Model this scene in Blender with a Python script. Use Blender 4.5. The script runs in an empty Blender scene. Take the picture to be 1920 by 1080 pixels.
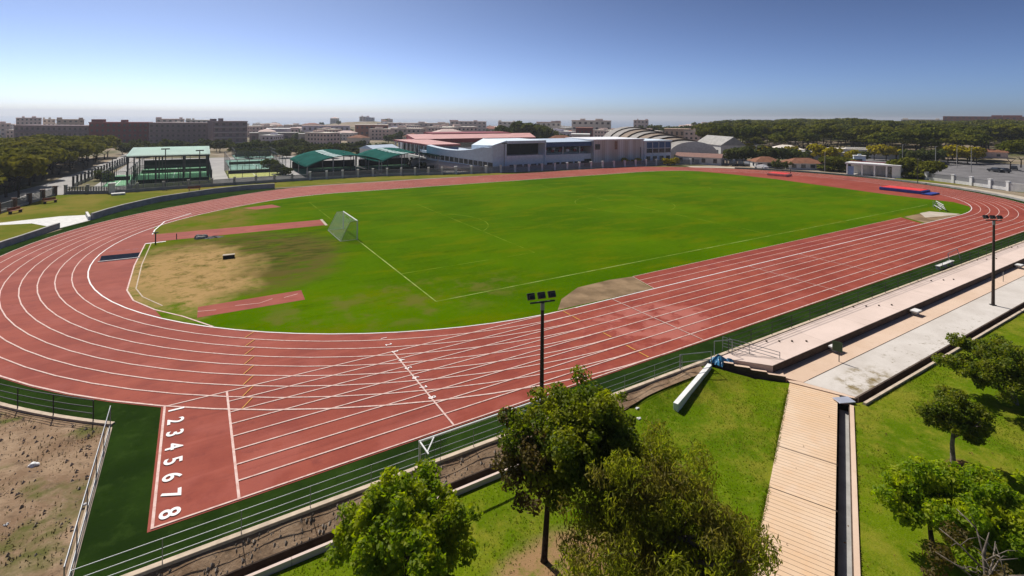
import bpy, bmesh, math, random
import numpy as np
from mathutils import Vector, Matrix
R = math.radians
sc = bpy.context.scene
COL = sc.collection
rnd = random.Random(7)

# ------------------------------------------------------------------ camera frame
CAM = np.array([-27.211, -34.073, 16.266]); F = 960.111; YAW, ROL, V0 = R(58.236), R(-0.545), 216.986   # level camera with a shifted lens
fw = np.array([math.cos(YAW), math.sin(YAW), 0.0])
rt = np.array([math.sin(YAW), -math.cos(YAW), 0.0]); dn = np.cross(fw, rt)
rt, dn = math.cos(ROL)*rt+math.sin(ROL)*dn, -math.sin(ROL)*rt+math.cos(ROL)*dn
def ray(u, v): return fw+(u-960)/F*rt+(v-V0)/F*dn
def at(u, v, z=0.0):
    d = ray(u, v); t = (z-CAM[2])/d[2]; p = CAM+t*d; return (float(p[0]), float(p[1]))
def zup(u, v, x, y):
    d = ray(u, v); return float(CAM[2]+d[2]*math.hypot(x-CAM[0], y-CAM[1])/math.hypot(d[0], d[1]))
def col(u, d):
    r = ray(u, 218); h = math.hypot(r[0], r[1]); return (float(CAM[0]+r[0]/h*d), float(CAM[1]+r[1]/h*d))

def sstep(a, b, t):
    t = min(1, max(0, (t-a)/(b-a))); return t*t*(3-2*t)
def gz(x, y):                                   # height of the far country
    dx, dy = x-CAM[0], y-CAM[1]; d = math.hypot(dx, dy); az = math.degrees(math.atan2(dy, dx))
    town = -0.015*max(0, d-215)
    hill = 6.4*sstep(260, 560, d)*(1+.12*math.sin(az*.55)+.10*math.sin(az*1.3+1))-0.03*max(0, d-900)
    k = sstep(30, 46, az) if az > -90 else 1
    if az < -60 or az > 150: return -1.6
    z = hill*(1-k)+town*k
    hx, hy = col(690, 900)                       # the low hill with houses on it
    z += 16*math.exp(-((x-hx)**2+(y-hy)**2)/(2*70**2))
    return z

# ------------------------------------------------------------------ object helpers
def link(o, parent=None):
    COL.objects.link(o)
    if parent is not None: o.parent = parent
    return o
def tag(o, label=None, cat=None, group=None, kind=None):
    if label: o['label'] = label
    if cat: o['category'] = cat
    if group: o['group'] = group
    if kind: o['kind'] = kind
    return o
def thing(name, label, cat, loc=(0, 0, 0), rz=0.0, group=None):
    o = bpy.data.objects.new(name, None); o.empty_display_size = .3; link(o)
    o.location = loc; o.rotation_euler = (0, 0, rz); return tag(o, label, cat, group)
def copy_tree(o, parent=None):
    c = o.copy(); link(c)
    if parent is not None: c.parent = parent
    for ch in list(o.children): copy_tree(ch, c)
    return c

class MB:
    def __init__(s): s.v, s.f, s.m = [], [], []
    def add(s, vs, fs, mi=0):
        n = len(s.v); s.v += [tuple(map(float, p)) for p in vs]
        for f in fs: s.f.append([i+n for i in f]); s.m.append(mi)
        return s
    def box(s, c, d, rz=0.0, mi=0, ry=0.0, rx=0.0):
        m = Matrix.Translation(c) @ Matrix.Rotation(rz, 4, 'Z') @ Matrix.Rotation(ry, 4, 'Y') @ Matrix.Rotation(rx, 4, 'X')
        a, b, e = d[0]/2, d[1]/2, d[2]/2
        vs = [m @ Vector(p) for p in ((-a,-b,-e),(a,-b,-e),(a,b,-e),(-a,b,-e),(-a,-b,e),(a,-b,e),(a,b,e),(-a,b,e))]
        return s.add(vs, [(0,3,2,1),(4,5,6,7),(0,1,5,4),(1,2,6,5),(2,3,7,6),(3,0,4,7)], mi)
    def bar(s, a, b, w, h=None, mi=0):
        a, b = Vector(a), Vector(b); d = b-a; h = h or w
        x = d.normalized(); up = Vector((0,0,1)) if abs(x.z) < .98 else Vector((1,0,0))
        y = up.cross(x).normalized(); z = x.cross(y)
        vs = [p+y*sy*w/2+z*sz*h/2 for p in (a, b) for sy, sz in ((-1,-1),(1,-1),(1,1),(-1,1))]
        return s.add(vs, [(3,2,1,0),(4,5,6,7),(0,1,5,4),(1,2,6,5),(2,3,7,6),(3,0,4,7)], mi)
    def tube(s, pts, rads, n=8, mi=0, cap=True):
        pts = [Vector(p) for p in pts]; base = len(s.v); k = len(pts)
        if not hasattr(rads, '__len__'): rads = [rads]*k
        px = None
        for i, p in enumerate(pts):
            t = (pts[min(i+1, k-1)]-pts[max(i-1, 0)]).normalized()
            if px is None: px = (Vector((1,0,0)) if abs(t.x) < .8 else Vector((0,1,0)))
            px = (px-t*px.dot(t)).normalized(); py = t.cross(px)
            for j in range(n):
                a = 2*math.pi*j/n; s.v.append(tuple(p+(px*math.cos(a)+py*math.sin(a))*rads[i]))
        for i in range(k-1):
            for j in range(n):
                s.f.append([base+i*n+j, base+i*n+(j+1) % n, base+(i+1)*n+(j+1) % n, base+(i+1)*n+j]); s.m.append(mi)
        if cap:
            s.f.append([base+j for j in range(n)][::-1]); s.m.append(mi)
            s.f.append([base+(k-1)*n+j for j in range(n)]); s.m.append(mi)
        return s
    def prism(s, poly, z0, z1, mi=0, top=None):        # poly counter-clockwise; z1 may be a list
        n = len(poly); zt = z1 if hasattr(z1, '__len__') else [z1]*n
        vs = [(p[0], p[1], z0) for p in poly]+[(p[0], p[1], zt[i]) for i, p in enumerate(poly)]
        fs = [list(range(n))[::-1]]+[(i, (i+1) % n, n+(i+1) % n, n+i) for i in range(n)]
        s.add(vs, fs, mi); s.add([vs[n+i] for i in range(n)], [list(range(n))], mi if top is None else top); return s
    def strip(s, pts, w, z, closed=False, mi=0):        # flat painted line
        n = len(pts); a = []
        for i in range(n):
            p = np.array(pts[i], float)
            q0 = np.array(pts[i-1] if (i > 0 or closed) else pts[i], float); q1 = np.array(pts[(i+1) % n] if (i < n-1 or closed) else pts[i], float)
            t = q1-q0; t /= max(1e-9, np.linalg.norm(t)); nn = np.array([-t[1], t[0]])*w/2
            a.append((*(p+nn), z)); a.append((*(p-nn), z))
        m = n if closed else n-1
        s.add(a, [(2*i+1, 2*((i+1) % n)+1, 2*((i+1) % n), 2*i) for i in range(m)], mi); return s
    def wall(s, pts, w, z0, z1, mi=0):                  # a solid kerb or wall along a line
        n = len(pts); rows = []
        for i in range(n):
            p = np.array(pts[i], float); t = np.array(pts[min(i+1, n-1)], float)-np.array(pts[max(i-1, 0)], float)
            t /= np.linalg.norm(t); nn = np.array([-t[1], t[0]])*w/2
            rows += [(*(p+nn), z0), (*(p-nn), z0), (*(p-nn), z1), (*(p+nn), z1)]
        fs = []
        for i in range(n-1):
            for j in range(4): fs.append((4*i+j, 4*i+(j+1) % 4, 4*i+4+(j+1) % 4, 4*i+4+j))
        fs += [(3, 2, 1, 0), tuple(4*(n-1)+j for j in range(4))]
        return s.add(rows, fs, mi)
    def build(s, name, mats, parent=None, smooth=False, loc=None, rz=0.0, bevel=0):
        me = bpy.data.meshes.new(name); me.from_pydata(s.v, [], s.f)
        mats = mats if isinstance(mats, (list, tuple)) else [mats]
        for m in mats: me.materials.append(m)
        me.polygons.foreach_set('material_index', s.m)
        if smooth: me.polygons.foreach_set('use_smooth', [True]*len(s.f))
        bm = bmesh.new(); bm.from_mesh(me); bmesh.ops.recalc_face_normals(bm, faces=bm.faces)
        bm.to_mesh(me); bm.free(); me.update()
        o = bpy.data.objects.new(name, me); link(o, parent)
        if loc is not None: o.location = loc
        o.rotation_euler = (0, 0, rz)
        if bevel:
            b = o.modifiers.new('bevel', 'BEVEL'); b.width = bevel; b.segments = 2; b.limit_method = 'ANGLE'
        return o
def sheet(name, poly, z, m, parent=None, label=None):
    mb = MB(); mb.add([(p[0], p[1], z) for p in poly], [list(range(len(poly)))])
    me = bpy.data.meshes.new(name); me.from_pydata(mb.v, [], mb.f); me.materials.append(m)
    bm = bmesh.new(); bm.from_mesh(me); bmesh.ops.triangulate(bm, faces=bm.faces)
    for f in bm.faces:
        if f.normal.z < 0: f.normal_flip()
    bm.to_mesh(me); bm.free()
    o = link(bpy.data.objects.new(name, me), parent); o['kind'] = 'structure'
    return o

# ------------------------------------------------------------------ materials
class NT:
    def __init__(s, name, rough=.8, spec=.25, metal=0.0):
        s.m = bpy.data.materials.new(name); s.m.use_nodes = True; s.t = s.m.node_tree; s.b = s.t.nodes['Principled BSDF']
        s.b.inputs['Roughness'].default_value = rough; s.b.inputs['Specular IOR Level'].default_value = spec; s.b.inputs['Metallic'].default_value = metal
        s._pos = None
    def n(s, typ, **kw):
        nd = s.t.nodes.new(typ)
        for k, v in kw.items(): setattr(nd, k, v)
        return nd
    def put(s, inp, v):
        if isinstance(v, bpy.types.NodeSocket): s.t.links.new(v, inp)
        elif isinstance(v, (tuple, list)): inp.default_value = (*v, 1.0) if len(v) == 3 and inp.type == 'RGBA' else v
        else: inp.default_value = v
    def pos(s):
        if s._pos is None: s._pos = s.n('ShaderNodeNewGeometry').outputs['Position']
        return s._pos
    def local(s): return s.n('ShaderNodeTexCoord').outputs['Object']
    def island(s): return s.n('ShaderNodeNewGeometry').outputs['Random Per Island']
    def orand(s): return s.n('ShaderNodeObjectInfo').outputs['Random']
    def sep(s, v):
        nd = s.n('ShaderNodeSeparateXYZ'); s.put(nd.inputs[0], v); return nd.outputs
    def mapv(s, v, scale=(1, 1, 1), rz=0.0, loc=(0, 0, 0)):
        nd = s.n('ShaderNodeMapping'); s.put(nd.inputs['Vector'], v); nd.inputs['Scale'].default_value = scale
        nd.inputs['Rotation'].default_value = (0, 0, rz); nd.inputs['Location'].default_value = loc; return nd.outputs[0]
    def noise(s, scale, detail=4, rough=.55, vec=None, dist=0.0):
        nd = s.n('ShaderNodeTexNoise'); s.put(nd.inputs['Vector'], vec if vec is not None else s.pos())
        nd.inputs['Scale'].default_value = scale; nd.inputs['Detail'].default_value = detail; nd.inputs['Roughness'].default_value = rough; nd.inputs['Distortion'].default_value = dist
        return nd.outputs['Fac']
    def math(s, op, a, b=0.0, c=None):
        nd = s.n('ShaderNodeMath', operation=op); s.put(nd.inputs[0], a); s.put(nd.inputs[1], b)
        if c is not None: s.put(nd.inputs[2], c)
        return nd.outputs[0]
    def mr(s, v, a, b, c=0.0, d=1.0, smooth=True):
        nd = s.n('ShaderNodeMapRange', interpolation_type='SMOOTHSTEP' if smooth else 'LINEAR')
        for i, x in enumerate((v, a, b, c, d)): s.put(nd.inputs[i], x)
        return nd.outputs[0]
    def mix(s, f, a, b, mode='MIX'):
        nd = s.n('ShaderNodeMix', data_type='RGBA', blend_type=mode)
        s.put(nd.inputs['Factor'], f); s.put(nd.inputs[6], a); s.put(nd.inputs[7], b); return nd.outputs[2]
    def ell(s, cx, cy, rx, ry, soft=.5, wob=.0, wscale=.2):   # 1 inside a soft-edged patch of ground
        x, y, _ = s.sep(s.pos())
        a = s.math('POWER', s.math('DIVIDE', s.math('SUBTRACT', x, cx), rx), 2.0); b = s.math('POWER', s.math('DIVIDE', s.math('SUBTRACT', y, cy), ry), 2.0)
        q = s.math('ADD', a, b)
        if wob: q = s.math('ADD', q, s.math('MULTIPLY', s.math('SUBTRACT', s.noise(wscale, 4), .5), wob))
        return s.mr(q, 1-soft, 1+soft, 1.0, 0.0)
    def color(s, c): s.put(s.b.inputs['Base Color'], c); return s
    def bump(s, h, strength=.3, dist=.05):
        nd = s.n('ShaderNodeBump'); nd.inputs['Strength'].default_value = strength; nd.inputs['Distance'].default_value = dist
        s.put(nd.inputs['Height'], h); s.t.links.new(nd.outputs[0], s.b.inputs['Normal']); return s
def plain(name, c, rough=.7, spec=.3, metal=0.0, var=.12, scale=1.5):
    n = NT(name, rough, spec, metal)
    f = n.noise(scale, 5, .6)
    lo, hi = tuple(x*(1-var*1.6) for x in c), tuple(min(1, x*(1+var)) for x in c)
    n.color(n.mix(n.mr(f, .25, .75), lo, hi)); return n.m

# painted red running surface
n = NT('red_tartan', .75, .13)
c = n.mix(n.mr(n.noise(.08, 4), .3, .7), (.245, .047, .027), (.315, .068, .039))
c = n.mix(n.math('MULTIPLY', n.mr(n.noise(.5, 6, .65), .42, .7), .7), c, (.205, .034, .021))
c = n.mix(n.math('MULTIPLY', n.mr(n.noise(.22, 5, .6, n.mapv(n.pos(), (1, 1, 1), 0, (31, 7, 0))), .5, .62), .45), c, (.35, .092, .066))
c = n.mix(n.math('MULTIPLY', n.mr(n.noise(.9, 5, .7, n.mapv(n.pos(), (1, 1, 1), 0, (3, 17, 0))), .56, .7), .45), c, (.155, .027, .020))
c = n.mix(n.math('MULTIPLY', n.mr(n.noise(9, 3), .35, .8), .25), c, (.24, .042, .032))
st = n.math('MULTIPLY', n.ell(3.5, -5.5, 5.5, 3.6, .35, .9, .45), n.mr(n.noise(.35, 4, .6), .42, .56))
c = n.mix(n.math('MULTIPLY', st, .55), c, (.45, .155, .125))
ed = n.mr(n.math('ABSOLUTE', n.math('SUBTRACT', n.noise(.35, 4, .6), .46)), .0, .035, 1, 0)
c = n.mix(n.math('MULTIPLY', n.math('MULTIPLY', ed, n.ell(2, -5, 16, 5, .5)), .5), c, (.22, .03, .025))
w = n.math('MULTIPLY', n.ell(45, 2.2, 34, 1.9, .5), n.mr(n.noise(.6, 5, .65), .4, .62))
c = n.mix(n.math('MULTIPLY', w, .6), c, (.21, .034, .026))
sv = n.noise(.6, 5, .65, n.mapv(n.pos(), (.12, 2.4, 1)))
c = n.mix(n.math('MULTIPLY', n.mr(sv, .48, .72), .4), c, (.37, .095, .064))
c = n.mix(n.math('MULTIPLY', n.mr(n.noise(.5, 5, .7, n.mapv(n.pos(), (.10, 2.0, 1), 0, (8, 3, 0))), .54, .72), .45), c, (.16, .030, .020))
n.color(c).bump(n.noise(40, 3), .15, .01); M_TRACK = n.m
n = NT('line_paint', .7, .3)
n.color(n.mix(n.mr(n.noise(3, 5, .7), .35, .75), (.69, .51, .45), (.52, .28, .23))); M_LINE = n.m
n = NT('bright_paint', .6, .3); n.color(n.mix(n.mr(n.noise(2, 4), .3, .8), (.85, .82, .80), (.72, .66, .63))); M_WHITE = n.m
n = NT('worn_chalk', .9, .1); n.color(n.mix(n.mr(n.noise(.5, 4), .35, .65), (.30, .36, .10), (.12, .19, .01))); M_CHALK = n.m
n = NT('faded_chalk', 1.0, .0); n.color(n.mix(n.mr(n.noise(.35, 4), .42, .62), (.19, .25, .03), (.085, .15, .0))); M_CHALK2 = n.m
M_CHALKFAINT = None
M_YELLOW = plain('yellow_paint', (.56, .26, .05), .8)
# infield grass
n = NT('infield_grass', 1.0, .0)
c = n.mix(n.mr(n.noise(.05, 4), .35, .65), (.046, .108, .000), (.074, .146, .000))
c = n.mix(n.math('MULTIPLY', n.mr(n.noise(.12, 5, .6, n.mapv(n.pos(), (1, 2.6, 1))), .46, .68), .6), c, (.118, .138, .000))
c = n.mix(n.math('MULTIPLY', n.mr(n.noise(.45, 5, .7, n.mapv(n.pos(), (.5, 1.6, 1))), .5, .75), .55), c, (.034, .078, .000))
c = n.mix(n.math('MULTIPLY', n.mr(n.noise(2.2, 4, .7), .45, .8), .35), c, (.115, .180, .002))
dr = n.ell(-31, 60, 14, 17, .5, .8, .12)
c = n.mix(n.math('MULTIPLY', dr, n.mr(n.noise(.25, 5, .65), .3, .65)), c, (.175, .135, .030))
dk = n.ell(-23, 30.5, 10.5, 13, .45, 1.0, .14)
c = n.mix(n.math('MULTIPLY', dk, n.mr(n.noise(.35, 6, .7, n.mapv(n.pos(), (.6, 1.5, 1), .3)), .32, .56)), c, (.105, .085, .022))
c = n.mix(n.math('MULTIPLY', n.ell(-20, 33, 9, 9, .7, 1.2, .2), n.mr(n.noise(.5, 6, .7, n.mapv(n.pos(), (.5, 1.8, 1), .35)), .47, .6)), c, (.055, .062, .010))
sd = n.ell(-28, 27.5, 6.4, 11.5, .7, 2.2, .28)
c = n.mix(n.math('MULTIPLY', sd, n.mr(n.noise(.55, 7, .72), .30, .54)), c, (.38, .245, .105))
c = n.mix(n.math('MULTIPLY', n.math('MULTIPLY', sd, n.mr(n.noise(1.2, 6, .7), .5, .66)), .75), c, (.21, .165, .045))
c = n.mix(n.math('MULTIPLY', sd, n.mr(n.noise(2.8, 4, .7), .6, .72)), c, (.10, .105, .02))
pt = n.math('MULTIPLY', n.ell(-12, 9, 13, 5, .6, .9, .2), n.mr(n.noise(.4, 4), .45, .65))
c = n.mix(n.math('MULTIPLY', pt, .7), c, (.13, .12, .025))
n.color(c).bump(n.noise(7, 4), .5, .06); M_GRASS = n.m
# near lawns
n = NT('lawn_grass', 1.0, .0)
c = n.mix(n.mr(n.noise(.14, 4), .35, .65), (.085, .150, .002), (.135, .190, .004))
c = n.mix(n.math('MULTIPLY', n.mr(n.noise(.42, 6, .7), .44, .66), .8), c, (.25, .235, .026))
c = n.mix(n.math('MULTIPLY', n.mr(n.noise(2.6, 5, .7, n.mapv(n.pos(), (1, 1, 1), 0, (2, 9, 0))), .52, .72), .5), c, (.24, .28, .03))
c = n.mix(n.math('MULTIPLY', n.mr(n.noise(1.3, 5, .7), .48, .78), .7), c, (.050, .105, .001))
c = n.mix(n.math('MULTIPLY', n.mr(n.noise(14, 3, .7), .4, .8), .5), c, (.045, .080, .002))
c = n.mix(n.math('MULTIPLY', n.mr(n.noise(11, 3, .7, n.mapv(n.pos(), (1, 1, 1), 0, (7, 3, 0))), .5, .85), .5), c, (.22, .25, .06))
br = n.ell(-15.6, -18.9, 2.6, 1.7, .5, 1.1, .8)
c = n.mix(n.math('MULTIPLY', br, n.mr(n.noise(1.6, 5, .7), .25, .55)), c, (.33, .20, .10))
br2 = n.ell(4.6, -24.45, .75, .5, .6, .8, 2)
c = n.mix(br2, c, (.16, .09, .045))
n.color(c).bump(n.noise(22, 4, .7), .7, .06); M_LAWN = n.m
n = NT('verge_grass', 1.0, .0)
c = n.mix(n.mr(n.noise(.12, 5, .6), .35, .65), (.115, .135, .015), (.20, .165, .035))
c = n.mix(n.math('MULTIPLY', n.mr(n.noise(.5, 4), .5, .75), .6), c, (.075, .13, .008))
n.color(c); M_VERGE = n.m
n = NT('green_turf', 1.0, .0)
c = n.mix(n.mr(n.noise(.35, 4), .3, .7), (.012, .026, .005), (.022, .046, .007))
c = n.mix(n.math('MULTIPLY', n.mr(n.noise(1.4, 5, .7), .5, .75), .6), c, (.005, .012, .003))
c = n.mix(n.math('MULTIPLY', n.mr(n.noise(.8, 6, .7, n.mapv(n.pos(), (1, 1, 1), 0, (4, 8, 0))), .5, .68), .55), c, (.034, .062, .012))
n.color(c).bump(n.noise(30, 3), .3, .02); M_TURF = n.m
n = NT('bare_dirt', .95, .08)
c = n.mix(n.mr(n.noise(.5, 6, .65), .32, .68), (.205, .128, .076), (.345, .240, .155))
c = n.mix(n.math('MULTIPLY', n.mr(n.noise(1.5, 6, .7), .5, .72), .8), c, (.095, .066, .042))
c = n.mix(n.math('MULTIPLY', n.mr(n.noise(5, 4, .7), .55, .8), .6), c, (.44, .35, .27))
gr = n.math('MULTIPLY', n.mr(n.noise(.3, 5, .65), .52, .68), n.ell(-38, -4, 9, 12, .7))
c = n.mix(gr, c, (.10, .105, .025))
n.color(c).bump(n.noise(6, 6, .7), .7, .07); M_DIRT = n.m
n = NT('sand_pit', .95, .05)
n.color(n.mix(n.mr(n.noise(.4, 5), .35, .65), (.17, .115, .065), (.30, .205, .120))).bump(n.noise(8, 4), .5, .05); M_SAND = n.m
n = NT('pale_sand', .95, .05); n.color(n.mix(n.mr(n.noise(.5, 5), .3, .7), (.42, .36, .28), (.52, .45, .37))); M_PALESAND = n.m
# concrete
n = NT('terrace_concrete', .85, .2)
c = n.mix(n.mr(n.noise(.25, 5), .3, .7), (.63, .50, .43), (.72, .575, .50))
c = n.mix(n.math('MULTIPLY', n.mr(n.noise(1.6, 6, .7), .5, .8), .5), c, (.56, .42, .34))
jx = n.math('ABSOLUTE', n.math('SUBTRACT', n.math('FRACT', n.math('MULTIPLY', n.sep(n.pos())[0], 1/6.0)), .5))
c = n.mix(n.math('MULTIPLY', n.mr(jx, .494, .499), .5), c, (.22, .16, .12))
c = n.mix(n.math('MULTIPLY', n.mr(n.noise(.9, 6, .7, n.mapv(n.pos(), (1.4, .25, 1), 0, (5, 2, 0))), .54, .72), .4), c, (.42, .33, .26))
n.color(c).bump(n.noise(25, 4), .15, .01); M_CONC = n.m
n = NT('ochre_concrete', .85, .2)
c = n.mix(n.mr(n.noise(.3, 5), .3, .7), (.61, .44, .32), (.68, .51, .39))
n.color(n.mix(n.math('MULTIPLY', n.mr(n.noise(2, 6, .7), .5, .8), .4), c, (.43, .29, .19))); M_OCHRE = n.m
n = NT('worn_slab', .9, .15)
c = n.mix(n.mr(n.noise(.4, 5), .3, .7), (.52, .47, .42), (.62, .57, .52))
wd = n.math('MULTIPLY', n.mr(n.noise(2.5, 6, .75), .56, .68), n.ell(17, -18.2, 14, 1.3, .6))
c = n.mix(wd, c, (.24, .20, .13))
we = n.math('MULTIPLY', n.mr(n.noise(1.1, 6, .7), .42, .62), n.ell(9.6, -18.0, 2.6, 1.1, .6, .8, .7))
c = n.mix(we, c, (.21, .155, .065))
c = n.mix(n.math('MULTIPLY', n.mr(n.noise(6, 5, .7), .5, .8), .35), c, (.40, .34, .29))
n.color(c).bump(n.noise(14, 5), .4, .02); M_SLAB = n.m
n = NT('dark_shaded_concrete', .9, .15)  # dark joints and stubs; also paints the shade on riser and drain faces
n.color(n.mix(n.mr(n.noise(1.2, 6, .7, n.mapv(n.pos(), (1, 1, 3))), .3, .7), (.060, .042, .032), (.125, .090, .068))); M_DARKSHADEC = n.m
n = NT('grey_concrete', .9, .15)
n.color(n.mix(n.mr(n.noise(.9, 6, .65), .3, .7), (.30, .29, .27), (.43, .41, .385))); M_GREYC = n.m
M_KERB = plain('kerb_stone', (.55, .44, .33), .85, .2, 0, .15, 2.0)
n = NT('ribbed_path', .85, .2)
L = n.mapv(n.pos(), (1, 1, 1), -R(25.4))          # across the walkway's own direction
lx = n.sep(L)[0]
gv = n.math('ABSOLUTE', n.math('SUBTRACT', n.math('FRACT', n.math('MULTIPLY', lx, 1/.255)), .5))
gro = n.mr(gv, .42, .49, 0, 1)
c = n.mix(n.mr(n.noise(.35, 5, .6), .3, .7), (.66, .45, .28), (.72, .54, .38))
c = n.mix(n.math('MULTIPLY', n.mr(n.noise(1.1, 5, .7), .5, .75), .6), c, (.70, .44, .25))
c = n.mix(n.math('MULTIPLY', n.mr(n.noise(.8, 5, .6, n.mapv(n.pos(), (1, 1, 1), 0, (9, 4, 0))), .5, .75), .5), c, (.74, .59, .46))
slab = n.math('FLOOR', n.math('MULTIPLY', lx, 1/.255))
wn = n.n('ShaderNodeTexWhiteNoise', noise_dimensions='1D'); n.put(wn.inputs['W'], slab)
c = n.mix(n.math('MULTIPLY', wn.outputs['Value'], .25), c, (.62, .45, .33))
c = n.mix(n.math('MULTIPLY', gro, .75), c, (.13, .085, .06))
n.color(c).bump(n.math('SUBTRACT', n.math('MULTIPLY', n.noise(18, 4), .15), gro), .6, .03); M_PATH = n.m
n = NT('asphalt', .9, .15); n.color(n.mix(n.mr(n.noise(.2, 6, .6), .3, .7), (.135, .128, .130), (.20, .19, .19))); M_ASPH = n.m
n = NT('pale_road', .9, .15); n.color(n.mix(n.mr(n.noise(.2, 6, .6), .3, .7), (.30, .285, .275), (.39, .37, .35))); M_ROAD = n.m
n = NT('country_ground', .95, .05)
c = n.mix(n.mr(n.noise(.03, 5, .6), .35, .65), (.30, .235, .175), (.20, .165, .10))
c = n.mix(n.mr(n.noise(.015, 5, .6, n.mapv(n.pos(), (1, 1, 1), 0, (50, 9, 0))), .48, .6), c, (.085, .088, .030))
c = n.mix(n.math('MULTIPLY', n.mr(n.noise(.12, 5, .6), .5, .7), .6), c, (.36, .31, .26))
n.color(c); M_GROUND = n.m
n = NT('sea_water', .28, .5); n.color(n.mix(n.noise(.002, 3), (.06, .11, .16), (.08, .13, .18))); n.bump(n.noise(.05, 5), .3, 1.5); M_SEA = n.m
M_STEEL = plain('galvanised_steel', (.30, .31, .32), .5, .5, .5)
M_DARKSTEEL = plain('dark_steel', (.035, .034, .036), .55, .4, .2)
M_POLE = plain('rusty_pole', (.060, .040, .030), .7, .3, .0, .25, 3)
M_WPAINT = plain('white_paint', (.78, .77, .75), .55, .35, 0, .06)
M_WCONC = plain('white_concrete', (.68, .66, .63), .8, .2, 0, .1)
M_BLUETARP = plain('blue_plastic', (.055, .25, .46), .45, .4, 0, .3, 6)
M_GREENSIGN = plain('green_sign', (.035, .075, .025), .5, .4)
M_BLACK = plain('black_rubber', (.02, .02, .022), .7, .3)
M_NAVY = plain('pit_navy', (.016, .020, .034), 1.0, .0)
M_REDMAT = plain('red_mat', (.72, .05, .045), .6, .3, 0, .1)
M_BLUEMAT = plain('blue_mat', (.03, .06, .30), .6, .3, 0, .2)
M_PINKMAT = plain('faded_mat', (.66, .34, .30), .7, .2)
M_WOOD = plain('bench_wood', (.26, .085, .04), .7, .2, 0, .25, 4)
M_GLASS = plain('window_glass', (.030, .040, .052), .15, .6)
M_TEAL = plain('teal_membrane', (.020, .095, .080), 1.0, .0, 0, .15, .4)
M_TEALLIGHT = plain('skylight_membrane', (.34, .45, .42), .5, .2)
M_PALEROOF = plain('pale_green_roof', (.36, .46, .43), .45, .4, 0, .06)
M_REDROOF = plain('red_roof_sheet', (.56, .29, .26), .6, .3, 0, .1, .3)
M_MAROON = plain('maroon_fascia', (.24, .032, .038), .6, .3)
M_PANELBLUE = plain('pale_blue_panel', (.70, .79, .87), .5, .35, 0, .06)
M_ROOFBLUE = plain('light_blue_roof', (.50, .58, .68), .45, .4, 0, .05)
M_NAVYROOF = plain('navy_fascia', (.050, .110, .26), .5, .4)
M_CLADWHITE = plain('white_cladding', (.84, .84, .86), .55, .35, 0, .06)
M_MESHGREEN = plain('court_green', (.16, .36, .20), .85, .15, 0, .15)
M_COURTYEL = plain('court_yellow_green', (.42, .44, .12), .85, .15, 0, .15)
M_COURTBLUE = plain('court_blue_green', (.26, .46, .38), .85, .15, 0, .1)
M_DARKCURT = plain('dark_curtain', (.018, .026, .024), .9, .1)
M_BARK = plain('bark_brown', (.060, .042, .030), .95, .1, 0, .35, 6)
M_BARKGREY = plain('bark_grey', (.20, .165, .135), .9, .1, 0, .3, 8)
n = NT('corrugated_wall', .6, .35)
x0 = n.math('FRACT', n.math('MULTIPLY', n.sep(n.local())[0], 1/.9))
c = n.mix(n.mr(n.noise(.25, 3, .5, n.mapv(n.local(), (1, 1, .05))), .4, .6), (.62, .52, .44), (.80, .75, .71))
c = n.mix(n.math('MULTIPLY', n.mr(n.math('ABSOLUTE', n.math('SUBTRACT', x0, .5)), .3, .5), .35), c, (.33, .26, .20))
n.color(c); M_CORR = n.m
n = NT('vault_grey', .7, .3); n.color(n.mix(n.mr(n.noise(.5, 4), .3, .7), (.23, .21, .19), (.31, .285, .26))); M_VAULT = n.m
n = NT('vault_brown', .75, .25); n.color(n.mix(n.mr(n.noise(.5, 4), .3, .7), (.20, .15, .11), (.27, .205, .15))); M_VAULTB = n.m

def net_mat(name, c, cover, cell=.12):
    n = NT(name, .8, .2); n.color(c)
    L = n.local(); s = n.sep(L); k = 1/cell
    fx = [n.mr(n.math('ABSOLUTE', n.math('SUBTRACT', n.math('FRACT', n.math('MULTIPLY', q, k)), .5)), .5-cover, .5, 0, 1, False)
          for q in (n.math('ADD', s[0], s[1]), n.math('ADD', s[2], n.math('MULTIPLY', s[1], .0)))]
    g = n.math('MAXIMUM', n.math('GREATER_THAN', fx[0], .2), n.math('GREATER_THAN', fx[1], .2))
    n.put(n.b.inputs['Alpha'], g); return n.m
M_NET = net_mat('goal_net', (.50, .56, .50), .055, .11)
M_CHAIN = net_mat('chain_link', (.20, .21, .22), .05, .30)
M_CHAING = net_mat('green_chain_link', (.06, .16, .09), .03, .40)

def leaf_mat(name, cols, trans=.35, clump=1.2):
    n = NT(name, .6, .25)
    c = n.mix(n.mr(n.island(), 0, 1, 0, 1, False), cols[0], cols[1])
    c = n.mix(n.math('MULTIPLY', n.mr(n.noise(clump, 3, .5), .45, .62), .85), c, cols[2])
    n.color(c)
    tr = n.n('ShaderNodeBsdfTranslucent'); n.put(tr.inputs['Color'], n.mix(1.0, c, (1.6, 1.7, .7), 'MULTIPLY'))
    ms = n.n('ShaderNodeMixShader'); ms.inputs[0].default_value = trans
    out = n.t.nodes['Material Output']
    n.t.links.new(n.b.outputs[0], ms.inputs[1]); n.t.links.new(tr.outputs[0], ms.inputs[2]); n.t.links.new(ms.outputs[0], out.inputs[0]); return n.m
L_BRIGHT = leaf_mat('bright_leaves', [(.095, .160, .003), (.220, .280, .004), (.300, .320, .006)], .52, 1.5)
L_DARK = leaf_mat('dark_leaves', [(.060, .098, .004), (.150, .185, .006), (.250, .255, .008)], .50, .8)
L_OLIVE = leaf_mat('olive_leaves', [(.135, .165, .008), (.290, .285, .020), (.180, .140, .036)], .52, .8)
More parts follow.
